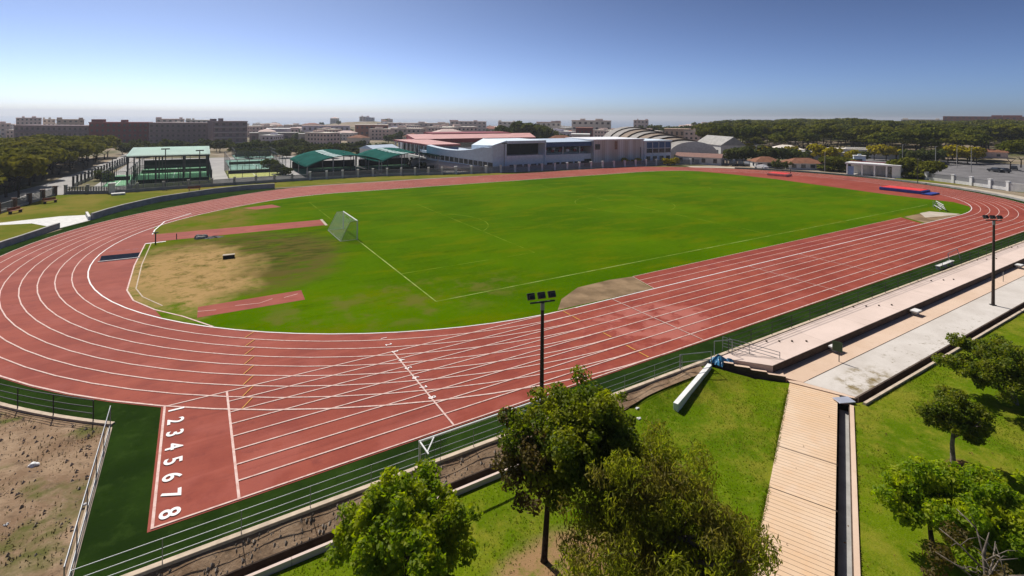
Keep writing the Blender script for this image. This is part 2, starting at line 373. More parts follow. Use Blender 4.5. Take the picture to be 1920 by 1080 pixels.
L_CITRUS = leaf_mat('glossy_leaves', [(.105, .190, .002), (.250, .330, .004), (.340, .370, .005)], .52, 1.2)
L_ROUND = leaf_mat('small_dark_leaves', [(.062, .100, .005), (.150, .180, .008), (.210, .215, .010)], .46, 1.5)
L_BROWN = leaf_mat('brown_leaves', [(.080, .060, .014), (.130, .100, .018), (.090, .055, .016)], .35, 1.0)
def pine_mat(name, a, b, c2, tone=.5):
    n = NT(name, .9, .05)
    c = n.mix(n.island(), a, b); c = n.mix(n.math('MULTIPLY', n.orand(), tone), c, c2)
    c = n.mix(n.math('MULTIPLY', n.mr(n.noise(.10, 3), .4, .65), .5), c, c2); n.color(c)
    tr = n.n('ShaderNodeBsdfTranslucent'); n.put(tr.inputs['Color'], c); ms = n.n('ShaderNodeMixShader'); ms.inputs[0].default_value = .30
    n.t.links.new(n.b.outputs[0], ms.inputs[1]); n.t.links.new(tr.outputs[0], ms.inputs[2]); n.t.links.new(ms.outputs[0], n.t.nodes['Material Output'].inputs[0]); return n.m
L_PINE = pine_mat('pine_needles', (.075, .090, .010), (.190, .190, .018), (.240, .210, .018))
L_PINER = pine_mat('dark_pine_needles', (.042, .062, .010), (.120, .140, .012), (.190, .180, .014))  # darker green for the right wood, lone pines and bushes
L_TREEMID = pine_mat('broad_leaves', (.040, .062, .014), (.095, .120, .020), (.120, .125, .028))
L_YEL = pine_mat('yellowing_leaves', (.28, .26, .006), (.46, .38, .008), (.34, .26, .010))

# ------------------------------------------------------------------ world and sun
SUN_EL, SUN_AZ = R(51.3), R(94.8)
w = bpy.data.worlds.new('World'); sc.world = w; w.use_nodes = True
wt = w.node_tree; bg = wt.nodes['Background']; sky = wt.nodes.new('ShaderNodeTexSky'); sky.sky_type = 'NISHITA'; sky.sun_disc = False
sky.sun_elevation = SUN_EL; sky.sun_rotation = math.pi/2-SUN_AZ
sky.air_density = .35; sky.dust_density = 1.0; sky.ozone_density = .8; sky.altitude = 40

def _scale(sock, k):
    v = wt.nodes.new('ShaderNodeVectorMath'); v.operation = 'SCALE'; v.inputs[3].default_value = k; wt.links.new(sock, v.inputs[0]); return v.outputs[0]
gm = wt.nodes.new('ShaderNodeGamma'); gm.inputs[1].default_value = 1.58; wt.links.new(_scale(sky.outputs[0], .1), gm.inputs[0])
hs = wt.nodes.new('ShaderNodeHueSaturation'); hs.inputs['Saturation'].default_value = .88; wt.links.new(gm.outputs[0], hs.inputs['Color'])
tv = wt.nodes.new('ShaderNodeVectorMath'); tv.operation = 'MULTIPLY'; tv.inputs[1].default_value = (14.3, 16.2, 17.4); wt.links.new(hs.outputs[0], tv.inputs[0])
wt.links.new(tv.outputs[0], bg.inputs[0]); bg.inputs[1].default_value = .10
sl = bpy.data.lights.new('sun', 'SUN'); sl.energy = 4.6; sl.angle = R(.53); sl.color = (1, .955, .88)
so = bpy.data.objects.new('sun', sl); link(so)
sd = Vector((math.cos(SUN_AZ)*math.cos(SUN_EL), math.sin(SUN_AZ)*math.cos(SUN_EL), math.sin(SUN_EL)))
so.rotation_euler = sd.to_track_quat('Z', 'Y').to_euler(); so.location = (0, 60, 120)
sc.view_settings.view_transform = 'Standard'; sc.view_settings.look = 'None'; sc.view_settings.exposure = 0.10; sc.view_settings.gamma = 1.0
cam = bpy.data.cameras.new('camera'); co = bpy.data.objects.new('camera', cam); link(co)
cam.sensor_width = 36; cam.lens = F/1920*36; cam.shift_y = -(540-V0)/1920; cam.clip_end = 60000; cam.clip_start = .3
m = Matrix.Identity(4)
for i, a in enumerate((rt, -dn, -fw)):
    for j in range(3): m[j][i] = a[j]
for j in range(3): m[j][3] = CAM[j]
co.matrix_world = m; sc.camera = co
sc.cycles.use_denoising = True
sc.cycles.max_bounces = 6; sc.cycles.transparent_max_bounces = 24


# ================================================================== GROUND, SEA
def axis(a, knots):
    out = [a]
    for b, st in knots:
        while out[-1]+st < b-1e-6: out.append(out[-1]+st)
        out.append(b)
    return out
rads = [0.0, 60, 110, 150, 190, 215, 240]
while rads[-1] < 1500: rads.append(rads[-1]*1.09)
rads[-1] = 1500
mb = MB(); na = 90; azs = [R(-75+240*i/(na-1)) for i in range(na)]
V = []
for r in rads:
    for a in azs:
        x, y = CAM[0]+r*math.cos(a), CAM[1]+r*math.sin(a)
        z = gz(x, y)-.05 if r > 214 else -.05
        if y < -11.9 and x < 140 and r <= 240: z = -1.7
        V.append((x, y, z))
V += [(V[-na+i][0]*1.02, V[-na+i][1]*1.02, -75) for i in range(na)]
nr = len(rads)+1
Fc = [(i*na+j, (i+1)*na+j, (i+1)*na+j+1, i*na+j+1) for i in range(nr-1) for j in range(na-1)]
# near part is cut along the stadium edge so the low bank can drop below it
mb.add(V, Fc)
me = bpy.data.meshes.new('ground'); me.from_pydata(mb.v, [], mb.f); me.materials.append(M_GROUND)
bm = bmesh.new(); bm.from_mesh(me)
geom = bm.verts[:]+bm.edges[:]+bm.faces[:]
bmesh.ops.bisect_plane(bm, geom=geom, plane_co=(0, -11.95, 0), plane_no=(0, 1, 0))
dead = [f for f in bm.faces if f.calc_center_median().y < -11.95 and math.hypot(f.calc_center_median().x-CAM[0], f.calc_center_median().y-CAM[1]) < 215 and f.calc_center_median().x < 175]
bmesh.ops.delete(bm, geom=dead, context='FACES')
for f in bm.faces:
    if f.normal.z < 0: f.normal_flip()
for v in bm.verts:
    if v.co.z < -1.5 and math.hypot(v.co.x-CAM[0], v.co.y-CAM[1]) < 214: v.co.z = -.05
bm.to_mesh(me); bm.free()
tag(link(bpy.data.objects.new('ground', me)), kind='structure')
sheet('low_ground', [(-120, -11.9), (-120, -120), (180, -120), (180, -11.9)], -1.75, M_DIRT)
mb = MB(); rr = [1300, 2000, 3000, 4500, 7000, 12000]; A = [R(-20+150*i/40) for i in range(41)]
mb.add([(CAM[0]+r*math.cos(a), CAM[1]+r*math.sin(a), -62) for r in rr for a in A], [(i*41+j, (i+1)*41+j, (i+1)*41+j+1, i*41+j+1) for i in range(5) for j in range(40)])
tag(mb.build('sea', M_SEA), kind='structure')

# the sea air between here and the horizon
hz = MB().box((0, 0, -13), (28000, 28000, 110)); ho = hz.build('haze', []); tag(ho, kind='stuff')
hm = bpy.data.materials.new('sea_air'); hm.use_nodes = True; ht = hm.node_tree; ht.nodes.remove(ht.nodes['Principled BSDF'])
pv = ht.nodes.new('ShaderNodeVolumePrincipled'); pv.inputs['Color'].default_value = (.90, .94, 1.0, 1); pv.inputs['Density'].default_value = .00019; pv.inputs['Anisotropy'].default_value = .42
ht.links.new(pv.outputs[0], ht.nodes['Material Output'].inputs['Volume']); ho.data.materials.append(hm)
# ================================================================== STADIUM
RI, LS, LW = 36.5, 84.39, 1.22
def oval(off, n=48, flat=False):
    r = RI+off; p = [(x, -off) for x in np.linspace(0, LS, 12)]
    p += [(LS+r*math.cos(a), RI+r*math.sin(a)) for a in np.linspace(-math.pi/2, math.pi/2, n)[1:]]
    p += [(x, 2*RI+off) for x in np.linspace(LS, 0, 12)[1:]]
    p += [(r*math.cos(a), RI+r*math.sin(a)) for a in np.linspace(math.pi/2, 1.5*math.pi, n)[1:-1]]
    return p
BACKX = 4.5
def push_back(p, amt):       # the back straight carries extra run-off width
    return [(x, y+amt*sstep(60, 74, y)*(1-sstep(95, 125, x))*sstep(-30, -8, x)) if y > 60 else (x, y) for x, y in p]
sheet('artificial_turf', [(-30.75, -11.75), (130, -11.75)]+[(LS+48.2*math.cos(a), RI+48.2*math.sin(a)) for a in np.linspace(-1.28, 1.0, 30)]+[(110, 79), (60, 84), (0, 84)]+[(48.1*math.cos(a), RI+48.1*math.sin(a)) for a in np.linspace(1.75, 4.02, 40)]+[(-30.75, -1.0)], -.012, M_TURF)
track = sheet('running_track', push_back(oval(9.76+.12), BACKX), 0.0, M_TRACK)
sheet('start_extension', [(-28.66, -9.88), (0.5, -9.88), (0.5, .2), (-28.66, .2)], .003, M_TRACK).name = 'running_track_chute'
# infield lawn, bounded on the far right by the high-jump apron and on the left by the water-jump bend
gr = [p for p in push_back(oval(-.12), 2.2) if not (p[0] > 101.5) and not (p[0] < -31.2 and p[1] < 52)]
ins = []
for i, p in enumerate(gr): ins.append(p)
def reorder(poly):
    c = np.mean(np.array(poly), axis=0); return sorted(poly, key=lambda p: math.atan2(p[1]-c[1], p[0]-c[0]))
edgeR = [(97, 2.6), (100.6, 6), (100.2, 12), (100.4, 18.5), (102.6, 31.5), (104.8, 45), (104.4, 58), (102.5, 67.5)]
edgeL = [(-31.9, 50), (-31.6, 48.9), (-30.5, 43.9), (-32.3, 43.3), (-32.5, 33), (-32.3, 23.6), (-31.6, 20.8), (-30, 17.6)]
half = [p for p in gr if p[1] < RI-20 and p[0] > -29.5 and p[0] < 96.5] 
low = sorted([p for p in gr if p[1] < 18.5 and -30 < p[0] < 96], key=lambda p: p[0])
top = sorted([p for p in gr if p[1] > 52 and p[0] < 101.5], key=lambda p: -p[0])
sheet('infield_lawn', low+edgeR+top+edgeL, .006, M_GRASS)
lines = []
def line(pts, wd=.075, z=.018, m=M_LINE, name='lane_line', closed=False):
    o = MB().strip(pts, wd, z, closed).build(name, m, track); return o
for k in range(9):
    p = oval(k*LW)
    line(push_back(p, BACKX*k/8) if k else push_back(p, 1.6), .09 if k not in (0, 8) else .11, .018+.0008*k, M_LINE if k else M_WHITE, closed=True)
for k in range(9):
    if k == 0: line([(-28.5, 0), (0.4, 0)], .09, .0262)
    else: line([(-25.5 if k < 8 else -28.5, -k*LW), (.2, -k*LW)], .085, .0262+.0008*k)
line([(-28.5, .05), (-28.5, -9.8)], .11, .034); line([(-25.5, .05), (-25.5, -9.82)], .11, .0346); line([(-15.55, .05), (-15.55, -9.8)], .10, .0352)
line([(4.5, 0), (4.5, -9.76)], .07, .0358)
for xx in (24.5, 34.4, 62, 84.39): line([(xx, 0), (xx, -9.76)], .06, .0358)
# inner jump runways beside the home straight
sheet('jump_runway', [(9.9, .05), (69.6, .05), (72.6, 4.1), (10.9, 3.75)], .012, M_TRACK)
for yy in (1.27, 2.5): line([(9.8+.3*yy, yy), (70.0, yy)], .07, .019)
line([(10.9, 3.7), (72.4, 4.05)], .06, .0195)
line([(10, .1), (10.8, 3.7)], .06, .0198)
sheet('sand_pit', [(-1.2, .35), (9.8, .06), (10.75, 3.7), (8.0, 4.1), (3.8, 3.9), (.6, 2.2)], .014, M_SAND)
sheet('sand_pit_far', [(70.4, .06), (84.5, .02), (85.3, .5), (83.4, 3.9), (73.5, 4.1)], .015, M_SAND)
sheet('pale_sand_far', [(76, 2.0), (83.5, .4), (85.5, .35), (83.6, 4.05), (80, 4.2)], .020, M_PALESAND)
# left bend: runway, pad, borders
sheet('javelin_runway', [(-32.6, 44.2), (-10.7, 43.9), (-10.5, 48.2), (-32.3, 48.9)], .014, M_TRACK)
sheet('throwing_pad', [(-26.94, 13.5), (-18.9, 13.45), (-18.75, 16.2), (-26.86, 16.1)], .014, M_TRACK)
sheet('small_red_pad', [(-20.2, 64.7), (-18.4, 62.2), (-14.3, 62.7), (-15.4, 66.1)], .014, M_TRACK)
line([(-26.9, 15.0), (-25.6, 14.6)], .06, .022); line([(-24.2, 14.9), (-22.4, 14.5), (-21.3, 15.1)], .06, .022, M_LINE); line([(-20.4, 14.9), (-19.2, 15.3)], .06, .022)
line([(-32.3, 43.4), (-32.55, 33), (-32.35, 24), (-31.6, 20.6), (-29.9, 17.2), (-27.9, 14.4), (-25.9, 10.9)], .12, .024, M_LINE)
line([(-31.7, 43.4), (-31.9, 33), (-31.7, 24.2), (-31.0, 21.3), (-29.4, 17.9)], .10, .0246, M_KERB)
line([(-32.3, 43.5), (-30.2, 43.7)], .3, .0252, M_WHITE)
line([(-31.9, 49), (-31.8, 52), (-30.9, 58), (-27.6, 63.4)], .16, .024, M_WHITE)
line([(-10.75, 43.6), (-10.55, 48.4)], .35, .0262, M_PALESAND)
# steeplechase barrier marks
for k in range(5): line([(-35.6+.75*k, 41.2-.05*k), (-35.1+.75*k, 41.3-.05*k)], .25, .02, M_MAROON)
# pitch markings, worn
gx0, gx1, gy0, gy1 = -9.2, 92.0, 7.3, 65.6
def chalk(pts, wd=.11, m=None): return line(pts, wd, .0105, m or M_CHALK2, 'pitch_line')
chalk([(gx0, gy0), (gx0, 32.8)], .12, M_CHALK); chalk([(gx0, 40.2), (gx0, gy1)]); chalk([(gx0, gy0), (gx1, gy0)], .12, M_CHALK); chalk([(gx1, gy0), (gx1, gy1)]); chalk([(gx0, gy1), (gx1, gy1)])
for s, gx in ((1, gx0), (-1, gx1)):
    chalk([(gx, 16.3), (gx+16.5*s, 16.3), (gx+16.5*s, 56.7), (gx, 56.7)])
    chalk([(gx+s*(11+9.15*math.cos(a)), 36.5+9.15*math.sin(a)) for a in np.linspace(-.93, .93, 12)])
chalk([(41.4, gy0), (41.4, gy1)]); chalk([(41.4+9.15*math.cos(a), 36.5+9.15*math.sin(a)) for a in np.linspace(0, 6.283, 40)])
# yellow hurdle marks
for k, v in enumerate((630, 646, 661, 678, 695, 714, 734, 755)):
    p = at(465, v); a = math.atan2(p[1]-RI, p[0]); r0 = RI+LW*k+.06
    line([(r0*math.cos(a), RI+r0*math.sin(a)), ((r0+1.1)*math.cos(a), RI+(r0+1.1)*math.sin(a))], .07, .036, M_YELLOW, 'hurdle_mark')
for k in range(8):
    if k not in (2, 3, 5): line([(-1.0, -LW*k-.15), (-1.0, -LW*k-1.05)], .11, .036, M_YELLOW, 'hurdle_mark')
# painted numerals
def numeral(ch, x, y, size, squash=1.0, fat=.012):
    cu = bpy.data.curves.new('digit', 'FONT'); cu.body = ch; cu.align_x = 'CENTER'; cu.size = size; cu.offset = fat*size
    t = bpy.data.objects.new('digit', cu); COL.objects.link(t)
    me = bpy.data.meshes.new_from_object(t.evaluated_get(bpy.context.evaluated_depsgraph_get())); bpy.data.objects.remove(t); bpy.data.curves.remove(cu)
    me.materials.clear(); me.materials.append(M_WHITE)
    o = link(bpy.data.objects.new('lane_number', me), track); o.location = (x, y, .0365); o.rotation_euler = (0, 0, -math.pi/2); o.scale = (squash, 1, 1)
nx0 = at(316, 963)[0]-.30
for i in range(8): numeral(str(i+1), nx0, -LW*(i+.5)-.05, 1.02, 1.12, .019)
for i, (u, v) in enumerate([(722, 634), (731, 646), (743, 659), (755, 675), (768, 690), (782, 708), (796, 726), (813, 745)]):
    x, y = at(u, v); numeral(str(i+1), x-.3, y, .62, .8)
# kerb around the turf
kerb = MB().wall([(x, -11.84) for x in np.linspace(-30.7, 130, 60)], .24, -.4, .06)
tag(kerb.build('stadium_kerb', M_KERB, bevel=.02), kind='structure')
arc = [(48.1*math.cos(a), RI+48.1*math.sin(a)) for a in np.linspace(4.02, 3.6, 24)]
tag(MB().wall(arc, .22, -.3, .06).build('curved_kerb', M_KERB), kind='structure')
tag(MB().wall([(-30.8, -11.7), (-30.8, -.9)], .2, -.3, .05).build('side_kerb', M_KERB), kind='structure')
mbd = MB()
NX, NY = 34, 34
for i in range(NX+1):
    for j in range(NY+1):
        x = -30.9-30*i/NX; y = -11.9+(16.5+ (0 if x > -36 else 0))*j/NY
        k = sstep(48.3, 49.2, math.hypot(x, y-RI))*sstep(-30.9, -31.6, x); z = -.06+k*(.08+.08*math.sin(x*1.7)*math.cos(y*1.3)+.05*math.sin(x*3.1+y*2.3))
        mbd.v.append((x, y, z))
for i in range(NX):
    for j in range(NY):
        cx, cy = -30.9-30*(i+.5)/NX, -11.9+16.5*(j+.5)/NY
        if math.hypot(cx, cy-RI) > 47.3: mbd.f.append([i*(NY+1)+j, (i+1)*(NY+1)+j, (i+1)*(NY+1)+j+1, i*(NY+1)+j+1]); mbd.m.append(0)
tag(mbd.build('dirt_yard', M_DIRT, smooth=True), kind='structure')
#SECTION2
# ================================================================== NEAR SIDE
ZT = -.55
PD = np.array([math.cos(R(25.4)), math.sin(R(25.4))]); PN = np.array([PD[1], -PD[0]])   # walkway direction and its near-side normal
P0 = np.array([5.2, -15.7])                                                             # its far left corner
def pw(s, t): return tuple(P0+PD*s+PN*t)
def lz(x, y):
    top = -12.0 if x > -6 else -13.55
    k = sstep(0, 2.6, top-y); z0 = -.12-.52*sstep(-3.0, -9.5, x)
    return z0*(1-k)+(-.68)*k+.03*math.sin(x*1.3+y*.7)*k+.02*math.sin(x*3.7-y*2.9)*k
# lawn left of the walkway
mb = MB(); xs = list(np.arange(-60, -26, 2.0))+list(np.arange(-26, 5.4, .35))+[5.45]; NYL = 30
for x in xs:
    yt = -12.0-1.55*sstep(-5.5, -8.5, x); yt = min(yt, -12.0)
    if x > 1.4: yt = -12.0-(x-1.4)*.93
    yb = P0[1]+(x-P0[0])*PD[1]/PD[0]
    for j in range(NYL+1):
        y = yt+(yb-yt)*j/NYL; mb.v.append((x, y, lz(x, y)))
for i in range(len(xs)-1):
    for j in range(NYL): mb.f.append([i*(NYL+1)+j, (i+1)*(NYL+1)+j, (i+1)*(NYL+1)+j+1, i*(NYL+1)+j+1]); mb.m.append(0)
tag(mb.build('lawn', M_LAWN, smooth=True), kind='structure')
# bare strip between the kerb and the drain
mb = MB(); xs = np.arange(-60, 1.5, .4); rowsb = (0, .25, .5, .75, 1)
for x in xs:
    wd = .95-.25*sstep(-7, -4, x)
    for k in rowsb: mb.v.append((x, -11.95-wd*k, -.06-.32*k*sstep(-2.0, -9.5, x)-.06*k+.05*math.sin(x*2.1+k*5)*math.sin(math.pi*k)))
for i in range(len(xs)-1):
    for j in range(4): mb.f.append([i*5+j, (i+1)*5+j, (i+1)*5+j+1, i*5+j+1]); mb.m.append(0)
tag(mb.build('dirt_bank', M_DIRT, smooth=True), kind='structure')
# drain channel below the bank
def channel(name, label, a, b, w, z, depth, kerbw, side=1, wallm=None, floorm=None, kerbm=None):
    """open channel from a to b; the near kerb lies on the right hand of a->b"""
    a, b = np.array(a, float), np.array(b, float); t = (b-a)/np.linalg.norm(b-a); nn = np.array([t[1], -t[0]])*side
    root = thing(name, label, 'drain')
    def slab(n_, o0, o1, z0, z1, m):
        p = [a+nn*o0, b+nn*o0, b+nn*o1, a+nn*o1]
        if side > 0: p = p[::-1]
        return MB().prism([tuple(q) for q in p], z0, z1).build(n_, m, root)
    slab('channel_wall', -.10, 0, z-depth-.1, z+.0, wallm or M_DARKSHADEC); slab('channel_floor', 0, w, z-depth-.1, z-depth, floorm or M_GREYC)  # wall colour carries the shade inside the channel
    slab('channel_wall', w, w+.05, z-depth-.1, z-.06, wallm or M_DARKSHADEC); slab('kerb', w+.05, w+.05+kerbw, z-.3, z+.04, kerbm or M_KERB)
    return root
channel('drain_channel', 'long open drain under the dirt bank behind the leafy trees', (-60, -12.96), (-8.7, -12.96), .40, -.44, .42, .13, kerbm=M_CONC, floorm=M_DARKSHADEC)  # dark floor colour paints the shade in the drain
# stand terraces
def terr(x0, x1, y0, y1, z0, z1, name, m, root, cut=None, bevel=.015):
    p = cut or [(x0, y1), (x1, y1), (x1, y0), (x0, y0)]
    return MB().prism(p, z0, z1).build(name, m, root, bevel=bevel)
XE = 150
st = thing('terraced_stand', 'long two tier concrete stand stepping down beside the track', 'stand')
terr(0, 0, 0, 0, -.9, .0, 'upper_tier', M_CONC, st, [(5.2, -14.55), (XE, -14.55), (XE, -11.97), (3.1, -11.97)])
MB().box(((5.2+XE)/2, -14.545, -.28), (XE-5.3, .05, .50)).build('riser', M_DARKSHADEC, st)  # face coloured dark for the shade it stands in
terr(0, 0, 0, 0, -.95, ZT, 'lower_tier', M_OCHRE, st, [(5.9, -16.17), (XE, -16.17), (XE, -14.5), (5.1, -14.5)])
terr(0, 0, 0, 0, -.95, ZT-.01, 'worn_walkway', M_SLAB, st, [(7.0, -18.84), (XE, -18.84), (XE, -16.20), (5.9, -16.20)])
MB().box(((6.5+XE)/2, -16.185, ZT-.02), (XE-6.6, .03, .06)).build('joint', M_DARKSHADEC, st)
for v, us in ((640.5, (1437, 1461, 1485, 1512)), (576, (1600, 1624, 1648, 1672)), (528, (1721, 1746, 1769, 1788)), (489, (1812, 1832, 1850, 1868)), (466, (1884, 1897, 1908))):
    for i, u in enumerate(us):
        x, y = at(u, v-1.2*i if us[0] > 1500 else v)
        MB().tube([(x, y, -.02), (x, y, .09)], .07, 7).build('seat_stub', M_DARKSHADEC, st)
channel('stand_drain', 'dark open drain along the foot of the long worn slab', (6.6, -18.86), (XE, -18.86), .40, ZT, .45, .16, floorm=M_DARKSHADEC)  # floor painted dark as the shade between the drain walls
# stairs at the near end of the stand
sr = thing('concrete_stairs', 'short concrete steps at the near end of the stand', 'steps')
D = np.array([.655, -.755]); N = np.array([.755, .655]); S0 = np.array([2.62, -12.25])
for i in range(4):
    a = S0+D*(1.0*i); b = S0+D*(1.0*(i+1)+(.1 if i == 3 else 0)); z = -.13-.115*i
    q = [tuple(a), tuple(b), tuple(b+N*1.9), tuple(a+N*1.9)]
    MB().prism(q, -1.0, z+.015).build('step', M_OCHRE, sr)
    c0 = a-N*.2; c1 = b-N*.2
    MB().prism([tuple(c0), tuple(c1), tuple(c1+N*.19), tuple(c0+N*.19)], -1.1, z+.17, top=1).build('side_wall', [M_DARKSHADEC, M_OCHRE], sr)
def rail(name, label, pts, zs, post_at, m=M_STEEL, r=.022, cat='railing', group=None, h=None):
    """railing along pts (x, y, ground z): one rail per height, a post at every listed point"""
    root = thing(name, label, cat, group=group)
    for h_ in zs: MB().tube([(p[0], p[1], p[2]+h_) for p in pts], r, 6).build('rail', m, root)
    for p in post_at: MB().tube([(p[0], p[1], p[2]-.15), (p[0], p[1], p[2]+max(zs)+.01)], r*1.15, 6).build('post', m, root)
    return root
e0, e1, e2 = S0+D*.5+N*1.75, S0+D*2.2+N*1.75, S0+D*4.1+N*1.75
hp = [(e0[0], e0[1], 0), (e1[0], e1[1], -.24), (e2[0], e2[1], ZT)]
rail('stair_handrail', 'four bar handrail sloping down beside the concrete steps', hp, (.3, .52, .74, .95), hp, M_STEEL, .02)
hq = [(3.0, -11.75, .05), (4.3, -12.2, .05)]
rail('landing_rail', 'single pale bar at the top of the steps by the blue heap', hq, (.98,), hq, M_STEEL, .025)
hb = [(-.5, -11.78, .0), (1.75, -12.45, -.05)]
rail('gate_rail', 'short slanting rail between the green turf and white wall top', hb, (.45, .95), hb, M_STEEL, .025)
pts = [(x, -11.84, .05) for x in np.arange(-30.6, -.3, 2.52)]+[(-.5, -11.84, .05)]
rail('track_railing', 'thin three bar railing on the kerb beside the start lanes', pts, (.22, .52, .87), pts, M_STEEL, .014)
pts = [(x, -11.84, .05) for x in np.arange(4.4, 132, 2.6)]
rail('stand_railing', 'dark three bar railing between green turf and upper stand tier', pts, (.3, .62, .95), pts, M_DARKSTEEL, .02)
pts = [(48.1*math.cos(a), RI+48.1*math.sin(a), .05) for a in np.linspace(3.995, 3.62, 15)]
rail('curved_railing', 'curved three bar railing at the edge of the dirt yard', pts, (.38, .72, 1.08), pts[::2], M_DARKSTEEL, .024)
pts = [(-30.8, y, .03) for y in np.linspace(-.75, -11.75, 6)]
yr = rail('yard_railing', 'straight double railing between the dirt yard and dark turf', pts, (.12, .95, 1.05), pts, M_STEEL, .018)
MB().add([(-30.8, -.75, .12), (-30.8, -11.75, .12), (-30.8, -11.75, .98), (-30.8, -.75, .98)], [(0, 1, 2, 3)]).build('wire_mesh', M_CHAIN, yr)
# white wall, blue heap
ww = MB(); a, b = np.array([1.75, -12.35]), np.array([-3.55, -14.05]); t = (b-a)/np.linalg.norm(b-a); nn = np.array([-t[1], t[0]])*.145
ww.add([(*(a+nn), -.6), (*(a-nn), -.6), (*(b-nn), -1.0), (*(b+nn), -1.0), (*(a+nn), .06), (*(a-nn), .06), (*(b-nn), -.20), (*(b+nn), -.20)],
       [(0, 3, 2, 1), (4, 5, 6, 7), (0, 1, 5, 4), (1, 2, 6, 5), (2, 3, 7, 6), (3, 0, 4, 7)])
tag(ww.build('sloping_wall', M_WPAINT, bevel=.02), 'low white wall sloping down across the lawn from the blue heap', 'wall')
def heap(name, label, cat, c, r, h, m, seed, n_=22):
    q = random.Random(seed); mb = MB(); ph = [q.uniform(0, 6) for _ in range(6)]
    for i in range(9):
        for j in range(n_):
            a = 2*math.pi*j/n_; k = i/8; rr = r*(1-k)**.6*(1+.28*math.sin(3*a+ph[0])+.2*math.sin(7*a+ph[1]+k*4))
            z = h*k**.8*(1+.25*math.sin(5*a+ph[2])+.2*math.sin(9*a+ph[3]))
            mb.v.append((rr*math.cos(a)*1.3, rr*math.sin(a), z-.03))
    for i in range(8):
        for j in range(n_): mb.f.append([i*n_+j, i*n_+(j+1) % n_, (i+1)*n_+(j+1) % n_, (i+1)*n_+j]); mb.m.append(0)
    mb.f.append([8*n_+j for j in range(n_)]); mb.m.append(0)
    return tag(mb.build(name, m, loc=c), label, cat)
heap('blue_tarpaulin', 'crumpled blue tarpaulin heaped at the top of the steps', 'tarpaulin', (2.7, -12.3, -.08), .42, .40, M_BLUETARP, 3)
heap('blue_tarpaulin', 'smaller strip of blue plastic lying on the steps', 'tarpaulin', (3.5, -12.55, -.15), .26, .2, M_BLUETARP, 5)
# spare goal stored behind the railing
def goal_thing(name, label, cat, base, rz, wdt, hgt, dt, db, r, net=True):
    g = thing(name, label, cat, base, rz)
    for s in (0, wdt): MB().tube([(s, 0, 0), (s, 0, hgt)], r, 10).build('post', M_WPAINT, g)
    MB().tube([(-r, 0, hgt), (wdt+r, 0, hgt)], r, 10).build('crossbar', M_WPAINT, g)
    for s in (0, wdt):
        MB().tube([(s, 0, hgt), (s, -dt, hgt), (s, -db, .03), (s, 0, .03)], r*.45, 6).build('net_stay', M_STEEL, g)
    MB().tube([(0, -db, .03), (wdt, -db, .03)], r*.45, 6).build('ground_bar', M_STEEL, g)
    nb = MB(); nb.add([(0, 0, hgt), (wdt, 0, hgt), (wdt, -dt, hgt), (0, -dt, hgt), (wdt, -db, .03), (0, -db, .03), (0, 0, .03), (wdt, 0, .03)],
                      [(0, 1, 2, 3), (3, 2, 4, 5), (0, 3, 5, 6), (1, 7, 4, 2)])
    nb.build('net', M_NET, g); return g
goal_thing('football_goal', 'white football goal with pale net standing on the green pitch', 'goal', (-9.2, 32.84, .02), math.pi/2, 7.32, 2.44, -.9, -2.1, .07)
for o in bpy.data.objects['football_goal'].children: pass
sg = thing('stored_goal', 'spare white goal frame stored behind the start lane railing', 'goal', (-18.7, -12.9, -.5))
MB().tube([(0, 0, 0), (0, 0, 2.42)], .055, 10).build('post', M_WPAINT, sg); MB().tube([(7.32, 0, 0), (7.32, 0, 2.42)], .055, 10).build('post', M_WPAINT, sg)
MB().tube([(-.05, 0, 2.42), (7.37, 0, 2.42)], .055, 10).build('crossbar', M_WPAINT, sg)
for x0, sx in ((0, 1), (7.32, -1)):
    MB().tube([(x0, 0, 2.42), (x0+.02*sx, -.95, 2.40)], .035, 8).build('bracket', M_WPAINT, sg)
    MB().tube([(x0+.68*sx, 0, 2.42), (x0+.02*sx, -.80, 2.40)], .035, 8).build('bracket', M_WPAINT, sg)
MB().add([(.03, -.06, .1), (1.2, -.06, .1), (1.2, -.06, 2.4), (.03, -.06, 2.4)], [(0, 1, 2, 3)]).build('net', M_CHAIN, sg)
# walkway and the drain beside it
LN = 46
pth = MB().prism([pw(0, 0), pw(-LN, 0), pw(-LN, 2.68), pw(.0, 2.68)], -1.1, -.62).build('ribbed_walkway', M_PATH); tag(pth, kind='structure')
tag(MB().prism([pw(.02, -.02), pw(0.02, 3.3), (7.0, -18.9), (5.85, -16.0), (5.3, -15.45)], -1.1, -.565).build('walkway_landing', M_OCHRE), kind='structure')
for u_, v_ in ((1458, 836), (1440, 912)):
    q_ = np.array(at(u_, v_, -.62))-P0; s_ = float(q_@PD); tag(MB().strip([pw(s_, .02), pw(s_, 2.66)], .05, -.614).build('walkway_joint', M_DARKSHADEC), kind='structure')
MBp = [pw(-.9, 2.68), pw(-LN, 2.68)]
channel('walkway_drain', 'straight open drain with pale floor beside the ribbed walkway', MBp[1], MBp[0], .46, -.62, .40, .2, 1, kerbm=M_OCHRE, floorm=M_GREYC)
a = pw(-.75, 2.6)
tag(MB().box((a[0]+.25, a[1]-.22, -.53), (1.05, .62, .05), R(-24)).build('drain_cover', plain('pale_metal', (.50, .52, .60), .4, .5, .3, .1), bevel=.01), 'pale metal cover plate over the head of the walkway drain', 'cover')
